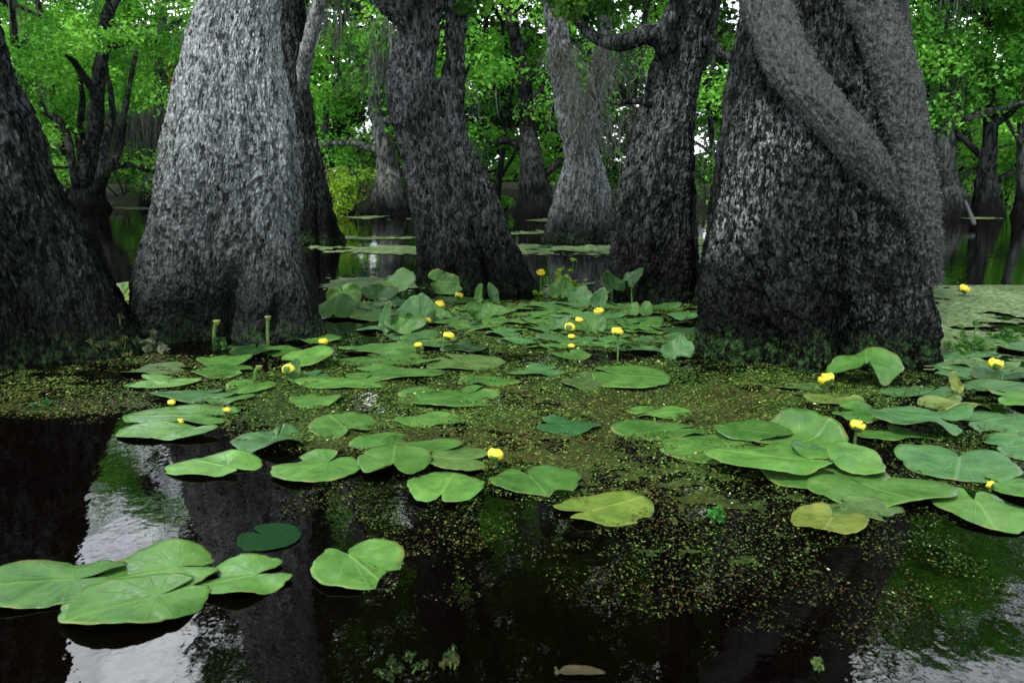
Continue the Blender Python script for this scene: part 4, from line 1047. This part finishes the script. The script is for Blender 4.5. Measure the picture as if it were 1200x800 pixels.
standing(718, 322, 342, 34, DK, 'dark leaf nodding on a stalk before the straight dark tree', tilt=40, yaw=30, ground=358)
standing(742, 317, 334, 26, DK, 'dark leaf on the tallest stalk before the straight dark tree', tilt=45, yaw=-40, ground=360)
standing(741, 356, 372, 18, MID, 'left wing shaped leaf below the dark stalked leaves', tilt=65, yaw=-20)
standing(757, 356, 372, 18, MID, 'right wing shaped leaf below the dark stalked leaves', tilt=65, yaw=25)
standing(694, 374, 390, 38, MID, 'glossy leaf beside the cluster of yellow flowers', tilt=40, yaw=15)
standing(662, 372, 388, 26, BLU, 'silvery leaf left of the cluster of yellow flowers', tilt=55, yaw=-45, fold=.4)
standing(796, 400, 420, 40, BLU, 'silver green leaf raised beside the left foot of the huge tree', tilt=42, yaw=-20, roll=20)
standing(1122, 438, 462, 14, YG, 'yellow green blade leaning at the right foot of the huge tree', tilt=75, yaw=-50, roll=35, fold=.3, curl=0)
standing(660, 330, 350, 40, MID, 'leaf below the yellow green tangle between the centre trunks', tilt=55, yaw=10)
standing(680, 338, 356, 34, BLU, 'leaf right of the yellow green tangle between the centre trunks', tilt=60, yaw=-20)
standing(148, 340, 352, 22, LIME, 'lime leaf standing in the gap between the two left trunks', tilt=55)
standing(153, 331, 340, 26, LT, 'leaf behind the lime one in the gap between the two left trunks', tilt=45)
standing(345, 424, 444, 14, MID, 'small leaf standing under the left yellow flower', tilt=70, yaw=20)

# ------------------------------------------------------------------ flowers, buds and pods
def flower(px, py, d_px, label, base_py=None, bx=0, kind='open', sc=1.0):
    """globe of yellow sepals on a stout stalk that rises from the water"""
    by = base_py if base_py else py + d_px * 0.8
    base = at(px + bx, by)
    hd = at_y(px, py, base[1])
    dp = depth(base); r = d_px / FPX * dp / 2
    t = thing('water_lily_flower', base, label, 'flower', 'yellow pond lily flowers')
    h = hd - base
    h[2] = max(h[2], r * 0.75)
    sp = Soup()
    g = np.random.default_rng(int(px * 7 + py))
    TM = np.array(Matrix.Rotation(g.normal() * .3, 3, 'X') @ Matrix.Rotation(g.normal() * .3, 3, 'Y'))
    opn = g.uniform(.62, .78)
    for q in range(6):                                            # overlapping cupped sepals
        az = q * PI / 3 + g.random() * .2
        outer = q % 2
        nu, nv = 9, 8
        u = np.linspace(-1, 1, nu); v = np.linspace(0, 1, nv)
        Uu, Vv = np.meshgrid(u, v)
        lat = -PI * 0.5 + Vv * PI * (opn + 0.05 * outer)
        half = 0.78 * np.sin(PI * np.clip(0.12 + Vv * 0.80, 0, 1)) ** 0.5
        lo_ = az + Uu * half
        rr = r * (1.0 + 0.05 * outer) * (1 + 0.03 * g.normal())
        x = rr * np.cos(lat) * np.cos(lo_); y = rr * np.cos(lat) * np.sin(lo_); z = rr * 0.82 * np.sin(lat)
        i = np.arange(nv - 1)[:, None] * nu; j = np.arange(nu - 1)[None, :]
        Q = np.stack([i + j, i + j + 1, i + nu + j + 1, i + nu + j], -1).reshape(-1, 4)
        sp.add(np.stack([x, y, z], -1).reshape(-1, 3) @ TM.T + h, Q)
    link('sepals', sp.mesh('sepals', YEL), t)
    sp = Soup()
    for q in range(3):                                            # green outer sepals cup the globe from below
        nu, nv = 7, 6
        Uu, Vv = np.meshgrid(np.linspace(-1, 1, nu), np.linspace(0, 1, nv))
        lat = -PI * .5 + Vv * PI * .42; lo_ = q * 2.094 + .4 + Uu * .95 * np.cos(Vv * 1.3) ** .5
        x = r * 1.09 * np.cos(lat) * np.cos(lo_); y = r * 1.09 * np.cos(lat) * np.sin(lo_); z = r * .9 * np.sin(lat)
        i = np.arange(nv - 1)[:, None] * nu; j = np.arange(nu - 1)[None, :]
        sp.add(np.stack([x, y, z], -1).reshape(-1, 3) @ TM.T + h, np.stack([i + j, i + j + 1, i + nu + j + 1, i + nu + j], -1).reshape(-1, 4))
    link('calyx', sp.mesh('calyx', STEM), t)
    sp = Soup(); V, Q, T = tube(np.array([[0, 0, -.3 * r], [0, 0, .15 * r], [0, 0, .5 * r], [0, 0, .55 * r]]) + h, [r * .4, r * .5, r * .62, r * .55], 16)
    sp.add(V, Q, T); link('stigma_disc', sp.mesh('stigma_disc', YEL), t)
    sp = Soup(); sp.add(*tube(spline([[0, 0, -.15], [h[0] * .25, h[1] * .2, h[2] * .45], h + [0, 0, -r * .7]], 12), np.full(12, max(0.0055, r * .16)), 8))
    link('stalk', sp.mesh('stalk', STEM), t)
    return t
flower(968, 443, 18, 'round yellow flower against the foot of the huge right tree')
flower(1005, 498, 18, 'yellow flower on a short stalk right of the upturned folded leaf', 522, -4)
flower(1167, 426, 16, 'yellow flower over the dark curled pad near the right edge', 440)
flower(1097, 391, 12, 'yellow flower peeping past the right side of the huge tree')
flower(581, 532, 19, 'round yellow flower floating beside the central pads')
flower(724, 388, 14, 'yellow flower on the tallest thin stalk in the middle', 426)
flower(702, 364, 12, 'yellow flower behind the tall stalked one, close to the pointed leaf', 371)
flower(668, 384, 13, 'largest flower in the small yellow group right of centre')
flower(679, 375, 10, 'upper right flower in the small yellow group right of centre')
flower(670, 394, 8, 'small low flower under the yellow group right of centre')
flower(670, 405, 8, 'tiny yellow flower above the lone small pad on dark water')
flower(526, 393, 13, 'nodding yellow flower on a bent stalk over the middle row of pads', 408, -8)
flower(490, 404, 10, 'half open pale yellow flower in the middle row of pads')
flower(538, 346, 10, 'yellow flower at the foot of the forking trunk below the heart shaped leaf')
flower(516, 356, 11, 'yellow flower right of the clump of standing leaves')
flower(501, 375, 9, 'faded yellow flower in front of the clump of standing leaves')
flower(338, 433, 15, 'large yellow flower beside the raised folded pad left of centre', 446)
flower(379, 400, 11, 'yellow flower at the right foot of the pale trunk', 407)
flower(201, 471, 9, 'tiny yellow flower just behind the large pair of pads')
flower(212, 493, 8, 'tiny yellow flower standing on the large pair of pads')
flower(266, 480, 9, 'faded flower at the right end of the large pair of pads')
flower(634, 319, 10, 'yellow flower on top of the tangle between the centre trunks', 345)
flower(429, 340, 8, 'pale bud among the back leaves right of the pale trunk')
flower(1130, 338, 12, 'pale flower at the far edge of the mat on the right')
flower(1160, 567, 10, 'small yellow bud floating between the pads at the right edge')

def pod(px, py, base_py, d_px, label, bx=0):
    base = at(px + bx, base_py); hd = at_y(px, py, base[1]) - base; r = d_px / FPX * depth(base) / 2
    t = thing('seed_pod', base, label, 'seed pod', 'green seed stalks')
    sp = Soup(); sp.add(*tube(spline([[0, 0, -.15], [hd[0] * .3, 0, hd[2] * .5], hd], 10), np.full(10, r * .55), 8)); link('stalk', sp.mesh('stalk', STEM), t)
    sp = Soup(); sp.add(*tube(np.array([[0, 0, -r], [0, 0, -.4 * r], [0, 0, .1 * r], [0, 0, .45 * r], [0, 0, .5 * r]]) + hd, np.array([.6, .8, 1.0, 1.15, .9]) * r, 14)); link('capsule', sp.mesh('capsule', POD), t)
pod(254, 377, 404, 8, 'slanting green seed stalk before the dark foot of the pale trunk', -4)
pod(314, 372, 406, 7, 'straight green seed stalk before the dark foot of the pale trunk')
pod(304, 430, 446, 7, 'short bent seed stalk rising from the notched pad left of centre', -7)

# ------------------------------------------------------------------ small plants and litter
def sprig(px, py, r_px, n, label, cols, seed, hgt=1.0, name='water_plant', leaf=0.03, cat='plant'):
    base = at(px, py); dp = depth(base); r = r_px / FPX * dp
    g = np.random.default_rng(seed)
    t = thing(name, base, label, cat)
    sp = Soup(); sl_ = Soup()
    for q in range(n):
        tip = np.array([g.normal() * r * .55, g.normal() * r * .55, abs(g.normal()) * r * .7 * hgt + 0.012])
        rt = np.array([tip[0] * .4, tip[1] * .4, -.03])
        sl_.add(*tube(spline([rt, (rt + tip) / 2 + g.normal(size=3) * r * .06, tip], 6), np.full(6, .0022), 5))
        leaf_cloud(sp, [tip, tip * .7], [r * .2, r * .16], [9, 6], leaf, cols, seed + q, .8)
    link('foliage', sp.mesh('foliage', LEAF, False), t); link('stems', sl_.mesh('stems', STEM), t)
sprig(655, 344, 19, 26, 'yellow green tangle of leaves between the centre trunks', YB, 1, 1.2, leaf=.045)
sprig(138, 418, 22, 16, 'dull yellow fern like plant at the foot of the left edge trunk', [(0.06, .075, .03), (.10, .11, .04)], 2, 1.2)
sprig(182, 410, 18, 9, 'pale leaved seedling in the gap between the two left trunks', [(.16, .19, .13), (.1, .14, .08)], 3, .7, leaf=.05)
sprig(258, 408, 14, 10, 'row of small round leaves around the slanting seed stalk', [(.03, .09, .03), (.05, .13, .04)], 4, .5)
sprig(360, 388, 9, 6, 'tiny plant on the right root of the pale trunk', [(.08, .13, .04)], 5, 1.0)
sprig(1140, 412, 26, 22, 'grassy sprigs growing from the pale mat on the right', [(.06, .17, .035), (.09, .22, .05)], 6, .6)
sprig(842, 610, 9, 6, 'bright green seedling in the weed under the right hand raft', [(.06, .24, .05)], 7, .6)
sprig(470, 784, 24, 14, 'dark waterweed sprig breaking the surface at the bottom', [(.012, .03, .01), (.03, .05, .015)], 8, .12, leaf=.011)
sprig(530, 778, 18, 12, 'pale waterweed sprig breaking the surface at the bottom', [(.03, .05, .018), (.07, .08, .03)], 9, .12, leaf=.011)
sprig(958, 782, 9, 6, 'lone waterweed tip on the black water at the bottom right', [(.10, .18, .05)], 10, .3, leaf=.014)
sprig(52, 478, 10, 6, 'bright weed tuft on the dark water below the left edge trunk', [(.04, .16, .04)], 11, .4)
sprig(1180, 400, 20, 14, 'second patch of grassy sprigs near the right edge of the mat', [(.05, .15, .03), (.08, .2, .05)], 12, .5)
for (px, py, w_, la, ro) in [(680, 786, 62, 'brown dead leaf afloat at the bottom of the picture', 5)]:
    p = at(px, py, .004); a = w_ / FPX * depth(p) / 2
    V, Q, uv = pad_mesh(a, a * .35, PI, 5, .006, .05, .8, .1, 0)
    tag(link('dead_leaf', mesh_np('dead_leaf', V + p, Q, mat_simple('dead_leaf_brown', (.04, .033, .012), .6), True, None, uv)), la, 'leaf')
limb_b = Soup(); limb_b.add(*bumpy_tube(spline([at(1142, 262, .1), at_y(1125, 224, 20.6), at_y(1104, 206, 21)], 12), np.linspace(.035, .015, 12), 8, 4, .008))
tag(link('fallen_branch', limb_b.mesh('fallen_branch', BARK_FUR)), 'bare broken branch leaning on the ragged grey tree at the right', 'branch')

# ------------------------------------------------------------------ floating weed
def weed():
    g = np.random.default_rng(21)
    # px ellipses: cx, cy, rx, ry, strength
    E = [(560, 480, 320, 62, 1.0), (760, 500, 220, 80, 1.0), (400, 455, 220, 40, .8), (700, 590, 280, 46, .82), (840, 630, 210, 48, .72), (980, 650, 140, 44, .6), (560, 640, 190, 34, .58),
         (450, 692, 120, 30, .58), (730, 668, 190, 32, .56), (60, 470, 130, 32, .8), (200, 440, 130, 26, .7), (1090, 670, 120, 50, .56), (620, 395, 240, 22, .9), (900, 460, 150, 22, 1.0),
         (420, 605, 120, 30, .5), (1080, 720, 100, 26, .3), (640, 545, 120, 30, .9), (300, 480, 80, 20, .8), (1050, 470, 130, 40, .8), (1120, 540, 120, 50, .8), (480, 780, 60, 22, .16), (960, 700, 120, 30, .22),
         (1180, 620, 60, 40, .3), (700, 365, 260, 14, .7)]
    n = 1450000
    X = g.uniform(-5.5, 6.0, n); Y = np.exp(g.uniform(math.log(1.4), math.log(9.0), n))
    P = np.stack([X, Y, np.zeros(n)], 1)
    def dens(A):
        px, py = to_px(A)
        w1, w2 = fbm(A * [1.3, 1.3, 1], 4, 51) - .5, fbm(A * [2.1, 2.1, 1], 4, 57) - .5
        px = px + 190 * w1; py = py + 85 * w2 * np.clip((py - 330) / 250, .2, 1.3)
        D = np.zeros(len(A))
        for cx, cy, rx, ry, s_ in E:
            q = ((px - cx) / rx) ** 2 + ((py - cy) / ry) ** 2
            D = np.maximum(D, s_ * sstep(1.35, 0.45, q))
        return D
    D = dens(P)
    nz1 = fbm(P * [1.7, 1.7, 1], 4, 3); nz2 = fbm(P * [7, 7, 1], 3, 6)
    nz3 = fbm(P * [16, 16, 1], 2, 8)
    pr = (.5 + .5 * D) * sstep(0.37, 0.53, nz1 * 0.40 + nz2 * 0.35 + nz3 * .25 + (D - 0.62) * 0.36) * (D > .02)
    keep = g.random(n) < pr * np.clip(Y / 4.2, 0.45, 1.0)
    P, D = P[keep], D[keep]
    n = len(P)
    pal = np.array([(.012, .024, .006), (.03, .058, .011), (.055, .098, .017), (.085, .135, .024), (.14, .18, .045), (.045, .028, .011), (.066, .04, .015), (.40, .42, .22)])
    br = fbm(P * [1.1, 1.1, 1], 3, 19); gr = fbm(P * [2.3, 2.3, 1], 3, 23)
    w_ = np.stack([np.full(n, 1.2), np.full(n, 1.5), 1.2 + 0 * gr, .8 * sstep(.4, .7, gr) + .25, .35 * sstep(.45, .7, gr) + .05, (1.1 + .7 * sstep(3.6, 2.6, P[:, 1])) * sstep(.56, .68, br), (.7 + .5 * sstep(3.6, 2.6, P[:, 1])) * sstep(.58, .70, br), np.full(n, .02)], 1)
    cw = np.cumsum(w_ / w_.sum(1)[:, None], 1)
    ci = (g.random(n)[:, None] > cw).sum(1).clip(0, 7)
    C = 1.4 * pal[ci] * (.7 + .6 * g.random(n))[:, None]
    C = C * (.36 + .76 * np.clip(D, 0, 1))[:, None]
    sz = (.0038 + .0072 * g.random(n) ** 2.4) * np.clip(P[:, 1] / 3.9, .5, 1.7)
    an = g.random(n) * 2 * PI; asp = .22 + .5 * g.random(n)
    t = np.stack([np.cos(an), np.sin(an), g.normal(size=n) * .22], 1); b = np.stack([-np.sin(an), np.cos(an), g.normal(size=n) * .25], 1) * asp[:, None]
    hump = .010 * sstep(.35, .75, fbm(P * [9, 9, 1], 2, 31)) * D
    P[:, 2] = .0045 + hump * g.random(n)
    V = np.stack([P - t * sz[:, None], P + b * sz[:, None], P + t * sz[:, None], P - b * sz[:, None]], 1).reshape(-1, 3)
    V[:, 2] = np.maximum(V[:, 2], .0012)
    Q = np.arange(n * 4).reshape(-1, 4)
    # the sodden layer the loose pieces lie on
    c_ = .02; xs = np.arange(-5.0, 5.6, c_); ys = np.arange(1.5, 8.2, c_)
    X, Y = np.meshgrid(xs, ys); B = np.stack([X.ravel(), Y.ravel(), np.zeros(X.size)], 1)
    D = dens(B); b1 = fbm(B * [1.7, 1.7, 1], 4, 3); b2 = fbm(B * [7, 7, 1], 3, 6); b3_ = fbm(B * [16, 16, 1], 2, 8)
    ok = b1 * .40 + b2 * .35 + b3_ * .25 + (D - .62) * .36 > .50 + .22 * (g.random(len(B)) - .5)
    ok &= D > .66 + .7 * (b2 - .5) + .25 * (g.random(len(B)) - .5)
    gr_ = fbm(B * [2.3, 2.3, 1], 3, 23)[:, None]; bb = sstep(.56, .68, fbm(B * [1.1, 1.1, 1], 3, 19))[:, None]
    cb = (1 - gr_) * np.array([.010, .019, .005]) + gr_ * np.array([.034, .06, .012]); bb = bb * .35; cb = cb * (1 - bb) + bb * np.array([.035, .022, .008])
    cb = 1.25 * cb * (.5 + g.random((len(B), 1))) * (.4 + .6 * np.clip(D, 0, 1))[:, None]
    B[:, 2] = .0016 + .002 * b3_ * D; B[:, :2] += g.normal(size=(len(B), 2)) * .004
    nn = len(xs); i = np.arange(len(ys) - 1)[:, None] * nn; j = np.arange(nn - 1)[None, :]
    Qb = np.stack([i + j, i + j + 1, i + nn + j + 1, i + nn + j], -1).reshape(-1, 4); Qb = Qb[ok[Qb].all(1)]
    Vt = np.concatenate([V, B]); Ct = np.concatenate([np.repeat(C, 4, 0), cb])
    tag(link('water_weed', mesh_np('water_weed', Vt, [Q, Qb + len(V)], WEED, False, Ct)), kind='stuff')
weed()

def duckweed():
    g = np.random.default_rng(8)
    sp = Soup()
    def patch(x0, x1, y0, y1, cell, thr, seed, sc=1.2):
        A, B = at(x0, y1), at(x1, y1); Cc = at(x0, y0)
        Y0, Y1 = A[1], Cc[1]
        Xa, Xb = min(A[0], at(x0, y0)[0]), max(B[0], at(x1, y0)[0])
        xs = np.arange(Xa, Xb, cell); ys = np.arange(Y0, Y1 + cell, cell * (1.6 if cell > .03 else 1))
        if len(xs) < 2 or len(ys) < 2: return
        X, Y = np.meshgrid(xs, ys)
        P = np.stack([X.ravel(), Y.ravel(), np.zeros(X.size)], 1)
        px, py = to_px(P)
        edge = np.minimum(np.minimum((px - x0) / 14, (x1 - px) / 14), np.minimum((py - y0) / max(1.2, (y1 - y0) * .18), (y1 - py) / max(1.2, (y1 - y0) * .18)))
        v = fbm(P * [sc, sc * .8, 1], 4, seed) + .25 * (fbm(P * [9, 9, 1], 2, seed + 1) - .5) + .22 * np.clip(edge, -1, 1) - .12 + .35 * (fbm(P * [4.5, 3, 1], 3, seed + 9) - .5)
        ok = v > thr + .22 * (g.random(len(P)) - .35) * (edge < 1.2) + .10 * (g.random(len(P)) - .5)
        P[:, 2] = .004 + .006 * fbm(P * [6, 6, 1], 3, seed + 5)
        P[:, :2] += g.normal(size=(len(P), 2)) * cell * .22
        n = len(xs); i = np.arange(len(ys) - 1)[:, None] * n; j = np.arange(n - 1)[None, :]
        Q = np.stack([i + j, i + j + 1, i + n + j + 1, i + n + j], -1).reshape(-1, 4)
        Q = Q[ok[Q].all(1)]
        h = fbm(P * [3, 3, 1], 4, seed + 7)[:, None]; gg = g.random((len(P), 1))
        c = (1 - h) * np.array([.045, .085, .025]) + h * np.array([.16, .22, .10])
        sp.add(P, Q, None, c * (.35 + 1.2 * gg))
    patch(1082, 1330, 335, 442, .022, .30, 2)
    patch(362, 510, 288, 299, .04, .42, 12, 1.8); patch(395, 492, 277, 281, .05, .40, 13); patch(410, 492, 253, 258, .07, .36, 14)
    patch(378, 510, 322, 340, .03, .42, 15, 2); patch(590, 740, 285, 302, .035, .43, 16, 1.8); patch(596, 646, 270, 275, .05, .36, 17); patch(590, 650, 256, 260, .07, .34, 18)
    patch(640, 716, 325, 336, .03, .38, 19); patch(806, 830, 278, 300, .04, .36, 20); patch(1130, 1165, 251, 257, .07, .3, 21); patch(130, 170, 330, 350, .025, .38, 22)
    patch(80, 180, 243, 246, .07, .36, 24)
    tag(link('duckweed', sp.mesh('duckweed', DUCK, False)), kind='stuff')
duckweed()
